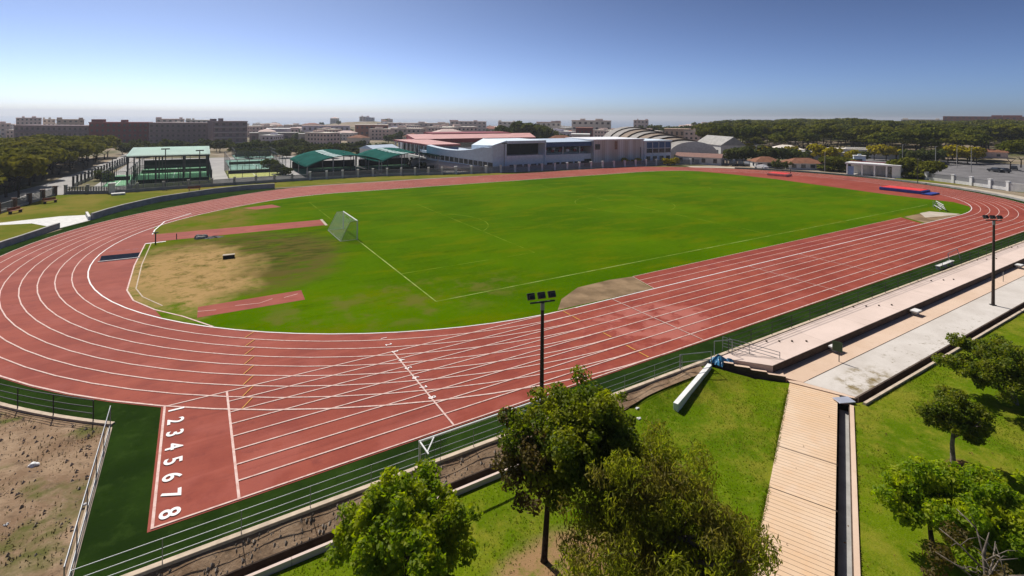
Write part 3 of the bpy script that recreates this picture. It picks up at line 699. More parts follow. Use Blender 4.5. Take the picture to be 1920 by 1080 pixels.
# lawn to the right
mb = MB(); nu, nv = 130, 60
def lr(u, v):     # u along, v away from the edge
    e = pw(-46+46*min(1, u/.42), 2.68+.46+.25) if u <= .42 else (7.2+(u-.42)/.58*145, -19.5)
    if u > .42: e = (e[0], -19.5)
    d = np.array([.25, -1.0]); p = np.array(e)+d*(v**1.6)*55
    return (p[0], p[1], -.66+.05*math.sin(p[0]*.7+1)*math.sin(p[1]*.6)*min(1, v*12)+.02*math.sin(p[0]*3.1+p[1]*2.2)*min(1, v*20))
for i in range(nu+1):
    for j in range(nv+1): mb.v.append(lr(i/nu, j/nv))
for i in range(nu):
    for j in range(nv): mb.f.append([i*(nv+1)+j, (i+1)*(nv+1)+j, (i+1)*(nv+1)+j+1, i*(nv+1)+j+1]); mb.m.append(0)
tag(mb.build('lawn', M_LAWN, smooth=True), kind='structure')
# concrete boxes at the foot of the riser
labs = ['pale concrete block nearest the green sign, in the riser shade', 'pale concrete block in the middle of the dark riser', 'pale concrete block farthest along the riser, beyond the lamp post']
for i, (u, v) in enumerate(((1560, 651), (1710, 584), (1903, 498))):
    x, y = at(u, v, ZT+.2); t = thing('concrete_block', labs[i], 'block', (x, -14.98, ZT), 0, 'pale blocks along the foot of the riser')
    MB().box((0, 0, .36), (.95, .55, .13)).build('slab_top', M_WCONC, t, bevel=.02); MB().box((0, .05, .15), (.6, .35, .3)).build('pedestal', M_GREYC, t)
sg = thing('sign_post', 'green sign plate on a thin post standing on the worn slab', 'sign', (10.85, -15.93, ZT), R(-78))
MB().tube([(0, 0, 0), (0, 0, 1.4)], .03, 8).build('post', M_DARKSTEEL, sg); MB().box((-.10, -.03, 1.03), (.62, .03, .66)).build('sign_plate', M_GREENSIGN, sg, bevel=.01)
x, y = at(1881, 528, ZT)
tag(MB().tube([(x, y, ZT), (x, y, ZT+1.0)], .03, 8).build('marker_post', M_GREYC), 'thin bare post on the slab to the right of the lamp post', 'post')
# floodlight masts
def mast(label, x, y, z, h, face):
    t = thing('floodlight_mast', label, 'floodlight', (x, y, z), face, 'floodlight masts beside the track')
    MB().tube([(0, 0, 0), (0, 0, 1.2), (0, 0, h-.35)], [.13, .12, .085], 10).build('pole', M_POLE, t)
    MB().box((0, 0, .02), (.4, .4, .05)).build('base_plate', M_DARKSTEEL, t)
    MB().tube([(0, 0, h-.7), (0, 0, h-.35)], .11, 10).build('collar', M_STEEL, t)
    MB().bar((-.68, 0, h-.3), (.68, 0, h-.3), .07).build('cross_arm', M_DARKSTEEL, t)
    for s in (-.58, 0, .58):
        lb = MB().box((0, .10, 0), (.40, .16, .32), 0, 0, 0, R(-32)); lb.box((0, -.02, 0), (.28, .16, .22), 0, 0, 0, R(-32))
        o = lb.build('floodlight', M_DARKSTEEL, t, bevel=.02); o.location = (s, .05, h-.02)
        MB().box((0, .185, 0), (.34, .012, .26), 0, 0, 0, R(-32)).build('lamp_glass', M_GLASS, o).location = (0, -.0, -.058)
    return t
mast('dark floodlight mast rising behind the leafy tree by the start lanes', -12.0, -12.65, -.5, 7.55, R(-12))
mast('dark floodlight mast standing on the worn slab of the stand', *at(1862, 572, ZT), ZT, 8.0, R(-38))
# bench frame on the turf by the stand
t = thing('metal_bench', 'long grey bench with mesh back on the green turf', 'bench', (41.2, -11.35, 0), R(1))
MB().box((2.2, .1, .42), (4.3, .42, .06)).build('seat', M_WCONC, t)
for x in (.3, 2.2, 4.0): MB().box((x, .1, .2), (.06, .4, .4)).build('leg', M_STEEL, t)
MB().tube([(4.4, .3, 0), (4.4, .5, 1.1), (7.6, .6, 1.15), (7.6, .3, 0)], .04, 6).build('frame', M_STEEL, t)
MB().add([(.2, .35, .5), (7.5, .5, .3), (7.5, .6, 1.1), (.2, .36, .75)], [(0, 1, 2, 3)]).build('mesh_back', M_CHAIN, t)
# things inside the track
wp = thing('water_jump', 'dark sunken water jump trough inside the left bend', 'water jump')
MB().prism([(-35.9, 36.6), (-32.35, 36.5), (-32.5, 39.0), (-36.05, 39.3)], -.05, .022).build('basin', M_NAVY, wp)
MB().box((-34.15, 36.42, .05), (3.7, .14, .08), R(-1.4)).build('lip', M_WCONC, wp)
x, y = at(286, 457); t = thing('steeplechase_post', 'short dark post beside the pale corner of the bend', 'post', (x+.3, y, 0))
MB().tube([(0, 0, 0), (0, 0, 1.35)], .07, 8).build('stem', M_DARKSTEEL, t); MB().box((0, 0, 1.35), (.6, .12, .12)).build('head', M_DARKSTEEL, t)
x, y = at(331, 448); tag(MB().tube([(x, y, 0), (x, y, .7)], .05, 6).build('marker_stake', M_DARKSTEEL), 'small thin stake at the near edge of the javelin runway', 'stake')
def rock(name, label, cat, c, d, m, seed):
    q = random.Random(seed); bm = bmesh.new(); bmesh.ops.create_icosphere(bm, subdivisions=3, radius=1)
    for v in bm.verts:
        k = 1+.16*math.sin(v.co.x*5+seed)+.12*math.sin(v.co.y*7+seed*2); v.co = Vector((v.co.x*d[0]*k, v.co.y*d[1]*k, max(-.2, v.co.z)*d[2]*k))
    me = bpy.data.meshes.new(name); bm.to_mesh(me); bm.free(); me.materials.append(m)
    o = link(bpy.data.objects.new(name, me)); o.location = c; return tag(o, label, cat)
x, y = at(376, 447); rock('limestone_rock', 'pale lump of stone at the edge of the worn dirt', 'rock', (x, y, 0), (.75, .45, .5), M_GREYC, 4)
heap('dark_sheet', 'dark crumpled sheet spread beside the pale stone', 'sheet', (x+1.5, y-.2, 0), .8, .18, M_BLACK, 9)
x, y = at(429, 484); t = thing('throwing_box', 'low box with pale top on the worn dirt patch', 'box', (x, y, 0), R(-5))
MB().box((0, 0, .18), (1.15, .5, .36)).build('body', M_BLACK, t); MB().box((0, 0, .39), (1.2, .55, .06)).build('lid', M_PALESAND, t, bevel=.01)
x, y = at(62, 875); rock('white_rag', 'crumpled white rag lying on the dirt yard', 'rag', (x, y, .05), (.22, .16, .12), M_WPAINT, 2)
for i, (u, v) in enumerate([(159, 948), (12, 986)]):
    x, y = at(u, v); rock('paper_scrap', ['small white scrap beside the yard railing', 'small white scrap at the left of the dirt yard'][i], 'litter', (x, y, .04), (.09, .07, .06), M_WPAINT, 6+i)
for i, (u, v, l) in enumerate([(1195, 762, 'white scrap on the lawn nearest the dark tree crown'), (1198, 782, 'second white scrap on the lawn, nearer the low trees')]):
    x, y = at(u, v, -.3); rock('paper_scrap', l, 'litter', (x, y, lz(x, y)), (.13, .1, .07), M_WPAINT, 9+i)
# high-jump mats on the far bend
def matthing(label, c, rz, d, top, side, extra=None):
    t = thing('landing_mat', label, 'mat', (*c, 0), rz)
    MB().box((0, 0, d[2]*.42+.05), (d[0], d[1], d[2]*.84)).build('base', side, t, bevel=.05); MB().box((0, 0, d[2]*.84+.09), (d[0]*.92, d[1]*.96, d[2]*.18)).build('cover', top, t, bevel=.05)
    if extra: MB().box((extra[0], extra[1], .15), (extra[2], extra[3], .3)).build('skirt', side, t, bevel=.04)
    return t
matthing('bright red landing mat with blue sides on the far bend', (109.3, 17.6), R(91), (8.2, 4.4, .75), M_REDMAT, M_BLUEMAT, (-4.9, .2, 1.8, 4.6))
matthing('faded red landing mat with pale edges near the far corner', (114.0, 49.5), R(100), (5.2, 4.2, .7), M_REDMAT, M_PINKMAT)
x, y = at(1482, 327); t = thing('jump_stand', 'dark upright stand beside the faded landing mat', 'post', (x, y, 0))
MB().tube([(0, 0, 0), (0, 0, 1.7)], .09, 8).build('upright', M_DARKSTEEL, t); MB().box((0, 0, .05), (.7, .7, .08)).build('base', M_DARKSTEEL, t)
t = thing('equipment_rack', 'pale metal rack of bars by the far sand pit', 'rack', (88.2, 4.1, 0), R(-150))
for i in range(3):
    a_ = -2.2+2.2*i; MB().tube([(a_, -.5, 0), (a_, 0, 1.1), (a_, .5, 0)], .06, 6).build('trestle', M_STEEL, t)
for z, yy in ((.35, .3), (.7, .15), (1.1, 0), (.35, -.3)): MB().tube([(-2.6, yy, z), (2.6, yy, z)], .06, 6).build('bar', M_WCONC, t)
MB().box((-2.4, 0, .55), (1.1, 1.0, 1.1)).build('cage', M_CHAIN, t)
# low walls round the left bend, apron, benches
tag(MB().wall([at(u, v) for u, v in ((-120, 512), (-60, 490), (0, 465), (40, 452), (80, 438), (110, 427.5))], .35, -.1, .75).build('bend_wall', M_GREYC, bevel=.03), 'low grey wall left of the pale concrete opening', 'wall')
tag(MB().wall([at(u, v) for u, v in ((172, 411.5), (200, 402.5), (230, 394), (265, 385.5), (300, 377.5), (345, 370.5), (400, 362), (460, 355.5), (515, 352))], .4, -.1, .95).build('bend_wall', M_GREYC, bevel=.05), 'long low grey wall curving beside the left bend', 'wall')
vg = [(-75, 40), (-47.6, 48), (-43.6, 59.6), (-40.6, 65), (-37.5, 71.5), (-32.8, 79.2), (-29, 82), (-24, 86.2), (-17, 88.4), (-8, 88.8), (20, 89.5), (60, 86.5), (100, 82), (113, 82.5), (56, 89.2), (12.7, 99.5), (-15, 98.4), (-41, 94.6), (-50, 97), (-53.6, 77.3), (-75, 60)]
sheet('verge', vg, -.008, M_VERGE)
sheet('concrete_apron', [(-52, 66.5), (-47.2, 65.6), (-43.2, 59.6), (-40.4, 64.5), (-41.2, 69.6), (-44.9, 70.3), (-52, 68)], .004, M_WCONC)
tag(MB().wall([(-40.6, 64.9), (-41.6, 69.8)], .3, -.05, .5).build('apron_wall', M_WCONC), 'short white wall end at the pale concrete opening', 'wall')
bl = ['red brown slatted bench by the leftmost fence posts', 'dark slatted bench in the shade of the fence post', 'low wooden bench before the tennis courts']
for i, (x, y, a_) in enumerate(((-51.4, 77.0, R(62)), (-48.9, 86.3, R(50)), (-27.2, 91.6, R(5)))):
    t = thing('park_bench', bl[i], 'bench', (x, y, 0), a_, 'benches on the verge')
    MB().box((0, 0, .45), (2.3, .55, .08)).build('seat', M_WOOD, t, bevel=.01); MB().box((0, .3, .72), (2.3, .08, .4)).build('backrest', M_WOOD, t, bevel=.01)
    for s in (-.9, .9): MB().box((s, .05, .21), (.1, .5, .41)).build('leg', M_DARKSTEEL, t)
tag(MB().box((-39.9, 92.0, .2), (2.2, 1.4, .35), R(10)).build('stone_slab', M_WCONC, bevel=.05), 'pale stone slab on the grass by the gate pillar', 'slab')
# blades, weeds and stones that roughen the near ground
def loose_blades(name, label, pts, h, mat, seed, w=.018):
    g = np.random.default_rng(seed); P = np.array(pts); n_ = len(P); a = g.uniform(0, 6.28, n_); hh = h*(.45+.9*g.random(n_)); le = g.normal(size=(n_, 2))*.45
    dx = np.stack([np.cos(a), np.sin(a), np.zeros(n_)], 1)*(w*(.7+.8*g.random(n_)))[:, None]
    V = np.empty((n_, 3, 3)); V[:, 0] = P-dx; V[:, 1] = P+dx; V[:, 2] = P+np.concatenate([le, np.ones((n_, 1))], 1)*hh[:, None]
    me = bpy.data.meshes.new(name); me.vertices.add(n_*3); me.vertices.foreach_set('co', V.reshape(-1).astype(np.float32)); me.loops.add(n_*3); me.loops.foreach_set('vertex_index', np.arange(n_*3, dtype=np.int32))
    me.polygons.add(n_); me.polygons.foreach_set('loop_start', (np.arange(n_)*3).astype(np.int32)); me.polygons.foreach_set('loop_total', np.full(n_, 3, np.int32)); me.materials.append(mat); me.update(); me.validate()
    return tag(link(bpy.data.objects.new(name, me)), label, None, None, 'stuff')
n = NT('grass_blades', 1.0, 0.0)
c = n.mix(n.island(), (.090, .150, .002), (.175, .215, .006)); c = n.mix(n.math('MULTIPLY', n.mr(n.noise(.6, 5, .65), .46, .68), .8), c, (.27, .235, .035)); n.color(c)
tr = n.n('ShaderNodeBsdfTranslucent'); n.put(tr.inputs['Color'], c); ms = n.n('ShaderNodeMixShader'); ms.inputs[0].default_value = .4
n.t.links.new(n.b.outputs[0], ms.inputs[1]); n.t.links.new(tr.outputs[0], ms.inputs[2]); n.t.links.new(ms.outputs[0], n.t.nodes['Material Output'].inputs[0]); M_BLADE = n.m
n = NT('dry_weeds', 1.0, 0.0); n.color(n.mix(n.island(), (.12, .115, .02), (.30, .22, .09))); M_WEED = n.m
gb = np.random.default_rng(77); bl = []
def pt_in(p, poly):
    x, y = p; r_ = False
    for i in range(len(poly)):
        x1, y1 = poly[i]; x2, y2 = poly[i-1]
        if (y1 > y) != (y2 > y) and x < (x2-x1)*(y-y1)/(y2-y1)+x1: r_ = not r_
    return r_
L1 = [(-25.5, -13.7), (-8.6, -13.7), (-6, -12.15), (1.4, -12.15), (5.0, -15.6), (-16, -25.6)]; L2 = [pw(-1.2, 3.6), pw(-17, 3.6), (-3, -32), (16, -30), (32, -26), (45, -19.7), (7.6, -19.6)]
clear = [(-15.6, -18.9, 1.5)]
while len(bl) < 46000:
    k = gb.random() < .36
    x, y = (gb.uniform(-25.5, 5), gb.uniform(-25.6, -12)) if k else (gb.uniform(-15, 30)if gb.random() < .8 else gb.uniform(20, 45), gb.uniform(-32, -19.6))
    if not pt_in((x, y), L1 if k else L2): continue
    if math.hypot(x+15.6, (y+18.9)*1.4) < 1.9 and gb.random() < .9: continue
    q = math.sin(x*.9+1.3*math.sin(y*.7))*math.sin(y*1.1+.8*math.sin(x*.5))
    if gb.random() > .62+.38*q: continue
    bl.append((x, y, (lz(x, y) if k else -.68)))
for _ in range(9000):                              # ragged margins against the concrete
    r_ = gb.random(); o_ = gb.normal()*.07
    if r_ < .42: s_ = -gb.uniform(.3, 20); p_ = pw(s_, -.03+min(.10, o_)); z_ = -.64
    elif r_ < .75: s_ = -gb.uniform(1, 17); p_ = pw(s_, 2.68+.46+.22-min(.10, o_)); z_ = -.66
    else: p_ = (gb.uniform(7.3, 40), -19.52+min(.10, o_)); z_ = -.64
    if math.sin(p_[0]*2.1)+math.sin(p_[0]*.7+1) > -.6: bl.append((*p_, z_))
loose_blades('grass', 'grass blades growing over the lawns beside the walkway', bl, .06, M_BLADE, 5, .02)
bl = []
while len(bl) < 2600:
    x, y = gb.uniform(-44, -31.2), gb.uniform(-11.5, 4)
    if math.hypot(x, y-RI) < 48.6: continue
    q = math.sin(x*.8+2)*math.sin(y*.9+x*.3)
    if gb.random() > .25+.75*max(0, q): continue
    bl.append((x, y, .03))
loose_blades('weeds', 'dry weeds scattered over the bare dirt', bl, .10, M_WEED, 6, .022)
st_ = MB(); q = random.Random(8)
for _ in range(1500):
    if q.random() < .7:
        x, y, z = q.uniform(-43, -31.1), q.uniform(-11.6, 4), .03
        if math.hypot(x, y-RI) < 48.5: continue
    else: k = q.random(); x, y, z = q.uniform(-31, -8), -12.05-.85*k, -.10-.34*k
    s = q.choice((.03, .04, .05, .09)); st_.add([(x+s*q.uniform(.6, 1.3), y, z), (x-s*.6, y+s*q.uniform(.6, 1.2), z), (x-s*.6, y-s*.9, z), (x+s*.2*q.uniform(-1, 1), y, z+s*1.1)], [(0, 1, 3), (1, 2, 3), (2, 0, 3)])
tag(st_.build('gravel', plain('pale_stones', (.42, .35, .28), .95, .05, 0, .3, 3)), 'small stones strewn over the bare dirt', None, None, 'stuff')
lt = []
for _ in range(420):
    c_ = ((-14.5, -19.5), (-21, -18), (-13, -22), (-2, -25.5), (4.7, -24.6))[gb.integers(5)]; x, y = c_[0]+gb.normal()*2.2, c_[1]+gb.normal()*2.0
    d_ = np.array([x, y])-P0; t_ = float(d_@PN); lt.append((x, y, -.60 if 0 < t_ < 2.6 else (-.64 if t_ < 0 else -.63)))
loose_blades('fallen_leaves', 'fallen leaves lying under the near trees', lt, .05, plain('dead_leaf', (.20, .11, .04), 1.0, .0, 0, .4, 9), 16, .05)
#SECTION3
# ================================================================== TREES NEAR THE CAMERA
def leaves_mesh(name, clumps, nleaf, size, aspect, seed, mat, parent, droop=0.0, flat=.35, cup=True):
    """many small leaf faces spread through clumps (x, y, z, r): two triangles folded along the midrib"""
    g = np.random.default_rng(seed); cl = np.array(clumps); wt_ = cl[:, 3]**2.2; wt_ /= wt_.sum()
    idx = g.choice(len(cl), nleaf, p=wt_)
    u = g.normal(size=(nleaf, 3)); u /= np.linalg.norm(u, axis=1, keepdims=True)
    rad = g.random(nleaf)**.45
    c = cl[idx, :3]+u*(cl[idx, 3]*rad)[:, None]*np.array([1, 1, .8])
    nrm = u*.8+g.normal(size=(nleaf, 3))*.75+np.array([0, 0, flat]); nrm /= np.linalg.norm(nrm, axis=1, keepdims=True)
    ax = g.normal(size=(nleaf, 3)); ax[:, 2] -= droop*2.2; ax -= nrm*(ax*nrm).sum(1, keepdims=True)*(1-.6*min(1, droop)); ax /= np.linalg.norm(ax, axis=1, keepdims=True)
    sd_ = np.cross(nrm, ax); sd_ /= np.linalg.norm(sd_, axis=1, keepdims=True)+1e-9
    s = size*(.6+.8*g.random(nleaf)); L_, W_ = ax*s[:, None]*.5, sd_*(s*aspect*.5)[:, None]
    fold = nrm*(s*.12)[:, None]
    V = np.empty((nleaf, 4, 3)); V[:, 0] = c-L_; V[:, 1] = c+W_+fold; V[:, 2] = c+L_; V[:, 3] = c-W_+fold
    me = bpy.data.meshes.new(name); n4 = nleaf*4
    me.vertices.add(n4); me.vertices.foreach_set('co', V.reshape(-1).astype(np.float32))
    tri = (np.arange(nleaf)[:, None]*4+np.array([[0, 1, 2, 0, 2, 3]])).reshape(-1)
    me.loops.add(nleaf*6); me.loops.foreach_set('vertex_index', tri.astype(np.int32))
    me.polygons.add(nleaf*2); me.polygons.foreach_set('loop_start', (np.arange(nleaf*2)*3).astype(np.int32)); me.polygons.foreach_set('loop_total', np.full(nleaf*2, 3, np.int32))
    me.materials.append(mat); me.update(); me.validate()
    return link(bpy.data.objects.new(name, me), parent)
def clump_cloud(c, r, n_, rc, seed, shell=.55, lump=.25, cut=None):
    g = np.random.default_rng(seed); out = []
    ph = g.uniform(0, 6, 4)
    while len(out) < n_:
        u = g.normal(size=3); u /= np.linalg.norm(u); k = shell+(1-shell)*g.random()
        a = math.atan2(u[1], u[0]); q = 1+lump*math.sin(3*a+ph[0])*.6+lump*math.sin(5*a+ph[1]+u[2]*3)*.6
        p = np.array(c)+u*np.array(r)*k*q
        if cut and not cut(p): continue
        out.append((*p, rc*(.6+.8*g.random())))
    return out
def limbs(name, base, top, r0, clumps, parent, seed, m=M_BARK, nl=9, lean=None):
    g = random.Random(seed); mb = MB(); b, t = Vector(base), Vector(top)
    mid = b.lerp(t, .5)+Vector((g.uniform(-.05, .05), g.uniform(-.05, .05), 0))
    mb.tube([b-Vector((0, 0, .12)), b+Vector((0, 0, .15)), mid, t], [r0*1.5, r0*1.05, r0*.85, r0*.6], 9)
    tr = mb.build(name, m, parent, smooth=True)
    for q in g.sample(clumps, min(nl, len(clumps))):
        e = Vector(q[:3]); s = b.lerp(t, g.uniform(.65, 1)); k = s.lerp(e, .5)+Vector((0, 0, -.12*(e-s).length+.1))
        MB().tube([s, k, e], [r0*.45, r0*.3, r0*.1], 6).build('limb', m, tr, smooth=True)
    return tr
def local(c, o): return [(q[0]-o[0], q[1]-o[1], q[2]-o[2], q[3]) for q in c]
def tree(label, foot, cl, nleaf, size, asp, mat, seed, r0, top, cat='tree', bark=M_BARK, name='leafy_tree', droop=0, nl=9, flat=.35, extra=None, group=None):
    t = thing(name, label, cat, foot, 0, group); c = local(cl, foot)
    limbs('trunk', (0, 0, 0), tuple(np.array(top)-np.array(foot)), r0, c, t, seed, bark, nl)
    leaves_mesh('crown', c, nleaf, size, asp, seed, mat, t, droop, flat)
    if extra: extra(t, foot)
    return t
# bright citrus-green tree at the bottom
Z0 = -.70
f1 = (-21.0, -17.6, Z0)
cl = clump_cloud((-20.9, -17.65, 1.85), (2.05, 2.05, 2.05), 150, .36, 11, .72, .34)+clump_cloud((-20.8, -17.5, 2.3), (1.5, 1.5, 1.3), 34, .38, 12, .3, .2)
tree('bright yellow green bushy tree at the bottom, left of the dark tree', f1, cl, 22000, .17, .65, L_BRIGHT, 21, .14, (-21.0, -17.6, 2.0), nl=12)
# dark tree in front of the floodlight
f2 = (-15.75, -18.2, Z0)
cl = clump_cloud((-14.65, -18.7, 4.1), (2.0, 2.0, 1.75), 125, .44, 31, .5, .32)+clump_cloud((-13.5, -18.9, 4.0), (1.5, 1.5, 1.4), 56, .42, 32, .4, .3)+clump_cloud((-14.9, -18.5, 2.9), (1.4, 1.3, .9), 30, .4, 39, .4, .3)
cl2 = clump_cloud((-16.3, -17.8, 3.2), (1.15, 1.1, 1.6), 42, .36, 33, .35, .45)
def ex2(t, foot): leaves_mesh('crown', local(cl2, foot), 6500, .14, .6, 37, L_BROWN, t)
tree('tall dark leafed tree on a bare trunk in a patch of bare earth', f2, cl+cl2[:8], 40000, .155, .6, L_DARK, 35, .12, (-15.5, -18.25, 3.4), nl=14, extra=ex2)
# feathery olive tree
f3 = (-13.6, -22.2, Z0)
cl = clump_cloud((-13.5, -22.05, 2.3), (3.15, 3.15, 2.25), 170, .58, 41, .5, .30)+clump_cloud((-13.3, -21.8, 3.2), (2.2, 2.2, 1.4), 40, .5, 42, .35, .3)
tree('wide feathery olive green tree in front of the ribbed walkway', f3, cl, 52000, .20, .22, L_OLIVE, 45, .2, (-13.5, -22.1, 2.6), bark=M_BARKGREY, droop=.7, nl=30, flat=.1)
# round tree on a slim trunk
f4 = (4.64, -24.16, Z0)
cl = clump_cloud((4.75, -24.2, 1.75), (1.28, 1.28, 1.05), 70, .33, 51, .5, .25)+clump_cloud((5.5, -24.75, 1.15), (.75, .6, .35), 14, .28, 52, .4, .25)
tree('small round tree on a slim bare trunk on the lawn', f4, cl, 16000, .125, .65, L_ROUND, 55, .11, (4.68, -24.18, 1.3), bark=M_BARKGREY, nl=9)
f5 = (14.5, -24.0, Z0)
cl = clump_cloud((13.7, -23.5, 1.65), (2.6, 2.4, 1.35), 120, .45, 61, .5, .30)
tree('broad dark round tree at the right edge casting black shade', f5, cl, 25000, .16, .65, L_ROUND, 65, .14, (14.2, -23.8, .9), bark=M_BARKGREY, nl=9)
# low spreading citrus trees at the right
f6 = (-2.3, -25.7, Z0)
cl = clump_cloud((-2.1, -25.65, 1.25), (1.5, 1.5, 1.15), 90, .40, 71, .5, .34)
tree('low glossy green tree nearest the walkway drain', f6, cl, 20000, .16, .58, L_CITRUS, 75, .10, (-2.4, -25.6, .6), nl=10)
f7 = (-.2, -26.9, Z0)
cl = clump_cloud((-.1, -26.7, .95), (1.95, 1.7, 1.05), 90, .40, 81, .5, .32)
tree('low glossy green tree under the slim trunked tree at right edge', f7, cl, 20000, .16, .58, L_CITRUS, 85, .10, (-.1, -26.8, .5), nl=10)
# half bare tree in the corner
f8 = (-5.9, -28.5, Z0)
t = thing('bare_tree', 'half bare tree with pale twisting branches in the bottom right corner', 'tree', f8)
g = random.Random(5); tw = MB(); tw.tube([(0, 0, -.1), (.1, .05, 1.2), (.05, .2, 2.4), (.1, .3, 3.2), (.2, .2, 3.9)], [.11, .09, .075, .05, .012], 9); trk = tw.build('trunk', M_BARKGREY, t, smooth=True)
ends = []
for i in range(11):
    a = g.uniform(0, 6.28); l = g.uniform(.9, 1.7); z0 = g.uniform(1.9, 3.3); p0 = Vector((.06, .25, z0)); d_ = Vector((math.cos(a), math.sin(a), g.uniform(.35, 1.0))).normalized()
    p1 = p0+d_*l*.5+Vector((0, 0, .12)); p2 = p0+d_*l+Vector((g.uniform(-.25, .25), g.uniform(-.25, .25), g.uniform(-.25, .2)))
    MB().tube([p0, p1, p2], [.034, .024, .010], 6).build('branch', M_BARKGREY, trk, smooth=True); ends.append((*p2, .3))
    for _ in range(2):
        q = p1+Vector((g.uniform(-.5, .5), g.uniform(-.5, .5), g.uniform(.0, .5))); MB().tube([p1, (p1+q)/2+Vector((0, 0, .08)), q], [.015, .011, .006], 5).build('twig', M_BARKGREY, trk, smooth=True)
leaves_mesh('crown', [(q[0], q[1], q[2]-.9, .45) for q in ends[:9]], 1900, .13, .55, 95, L_BROWN, t); leaves_mesh('crown', [(q[0]*.7, q[1]*.7, q[2]-1.3, .5) for q in ends[5:]], 1500, .13, .55, 96, L_CITRUS, t)
#SECTION4
# ================================================================== PERIMETER AND SPORTS BUILDINGS
def fence(name, label, pts, step, ph, pw_, wallh, m_post, m_wall, m_panel, cap=True, pan_h=None, cat='fence'):
    """piers, low wall and mesh panels along pts"""
    root = thing(name, label, cat)
    P = []
    for i in range(len(pts)-1):
        a, b = np.array(pts[i], float), np.array(pts[i+1], float); L_ = np.linalg.norm(b-a); k = max(1, round(L_/step))
        for j in range(k+(1 if i == len(pts)-2 else 0)): P.append(tuple(a+(b-a)*j/k))
    if wallh: MB().wall(pts, .22, -.1, wallh).build('low_wall', m_wall, root)
    pn = MB(); ph2 = pan_h or ph*.86
    for i in range(len(pts)-1):
        a, b = pts[i], pts[i+1]; pn.add([(*a, wallh), (*b, wallh), (*b, ph2), (*a, ph2)], [(0, 1, 2, 3)])
    pn.build('mesh_panel', m_panel, root)
    fr = MB()
    for i in range(len(pts)-1): fr.bar((*pts[i], ph2), (*pts[i+1], ph2), .06)
    fr.build('top_rail', M_STEEL, root)
    for i, p in enumerate(P):
        q = np.array(P[min(i+1, len(P)-1)])-np.array(P[max(i-1, 0)]); a = math.atan2(q[1], q[0])
        mb = MB().box((0, 0, ph/2), (pw_, pw_, ph+.1))
        if cap: mb.box((0, 0, ph+.08), (pw_*1.25, pw_*1.25, .12))
        mb.build('pier', m_post, root, loc=(*p, 0), rz=a)
    return root
M_BRICKP = plain('brown_pier', (.16, .10, .075), .9, .1)
M_PANELG = net_mat('grey_mesh_panel', (.22, .22, .23), .30, .25)
fence('boundary_fence', 'brown piered fence between the road and grass at the far left', [(-60.5, 40), (-53.5, 77.0), (-50.2, 97.0)], 4.7, 1.75, .6, .35, M_BRICKP, M_GREYC, M_PANELG, False)
gp = thing('gate_pillar', 'pale square gate pillar at the end of the tennis fence', 'pillar', (-41.2, 95.1, 0), R(8))
MB().box((0, 0, .95), (1.0, .8, 1.9)).build('shaft', M_WCONC, gp, bevel=.03); MB().box((0, 0, 1.98), (1.25, 1.05, .18)).build('cap', M_WCONC, gp, bevel=.03)
fence('boundary_fence', 'grey fence on a low wall in front of the tennis courts', [(-48.8, 98.2), (-41.6, 95.1), (-15, 98.6), (-3.2, 99.2)], 4.2, 1.65, .4, .6, M_GREYC, M_GREYC, M_PANELG)
fence('boundary_fence', 'fence with pale concrete piers in front of the green canopies', [(-3.0, 99.2), (12.7, 99.7), (34, 94.4)], 3.9, 1.9, .45, .55, M_WCONC, M_GREYC, M_PANELG)
fence('boundary_fence', 'white piered fence before the white sports building', [(34.2, 94.3), (56.3, 91.2), (114, 86.4)], 4.3, 2.0, .55, .5, M_WPAINT, M_GREYC, M_PANELG)
fence('boundary_fence', 'white piered fence at the far corner beside the parked cars', [(114.5, 86.2), (128, 80), (137, 67)], 4.6, 1.9, .5, .45, M_WPAINT, M_GREYC, M_PANELG)
fence('boundary_fence', 'white piered fence beside the car park at the right', [(141, 24.5), (139.2, 18.2), (137.0, 13.9), (134.9, 9.8), (132.9, 6.1)], 4.6, 2.1, .62, .75, M_WPAINT, M_WCONC, M_PANELG)
wl = [(132.7, 5.8), (131, -8)]
tag(MB().wall(wl, .3, -.1, 1.9).build('boundary_wall', M_WCONC), 'plain white wall continuing the car park fence at the right edge', 'wall')
pav = [(LS+52.5*math.cos(a), RI+52.5*math.sin(a)) for a in np.linspace(-.95, 1.0, 26)]+[(LS+48.2*math.cos(a), RI+48.2*math.sin(a)) for a in np.linspace(1.0, -1.1, 26)]
sheet('far_pavement', pav, -.004, M_PALESAND)
MBk = MB().wall([(LS+48.15*math.cos(a), RI+48.15*math.sin(a)) for a in np.linspace(-1.05, .72, 34)], .2, -.1, .35)
wpt = [at(u, v) for u, v in ((110, 429), (172, 413), (200, 404), (230, 395.5), (265, 387), (300, 379), (345, 372), (400, 363.5), (460, 357), (515, 353.5))]
aa = [math.atan2(p[1]-RI, p[0]) for p in (wpt[0],)]
sheet('turf_edge', wpt+[(4, 87.4)]+[(46.4*math.cos(a), RI+46.4*math.sin(a)+4.5*sstep(60, 74, RI+46.4*math.sin(a))*sstep(-30, -8, 46.4*math.cos(a))) for a in np.linspace(math.pi/2, aa[0], 24)], -.0055, M_TURF)
tag(MBk.build('bend_kerb', M_GREYC), kind='structure')
sheet('right_verge', [(127, -8), (131.5, -8), (132.6, 6), (137, 14), (141, 24.5), (140, 30), (134, 30), (136, 14)], -.002, M_VERGE)
sheet('car_park', [(133.5, -12), (133.2, 6), (142, 25), (146, 30), (158, 60), (200, 78), (262, 74), (330, 40), (330, -20)], -.012, M_ASPH)
sheet('pale_road', [(-58.5, 20), (-53.9, 77), (-50.4, 97.4), (-42.5, 96), (-42, 101), (-49.8, 104), (-45.0, 171), (-44.5, 215), (-50, 215), (-51, 182), (-55.8, 117), (-60, 97), (-66, 60)], .0, M_ROAD)
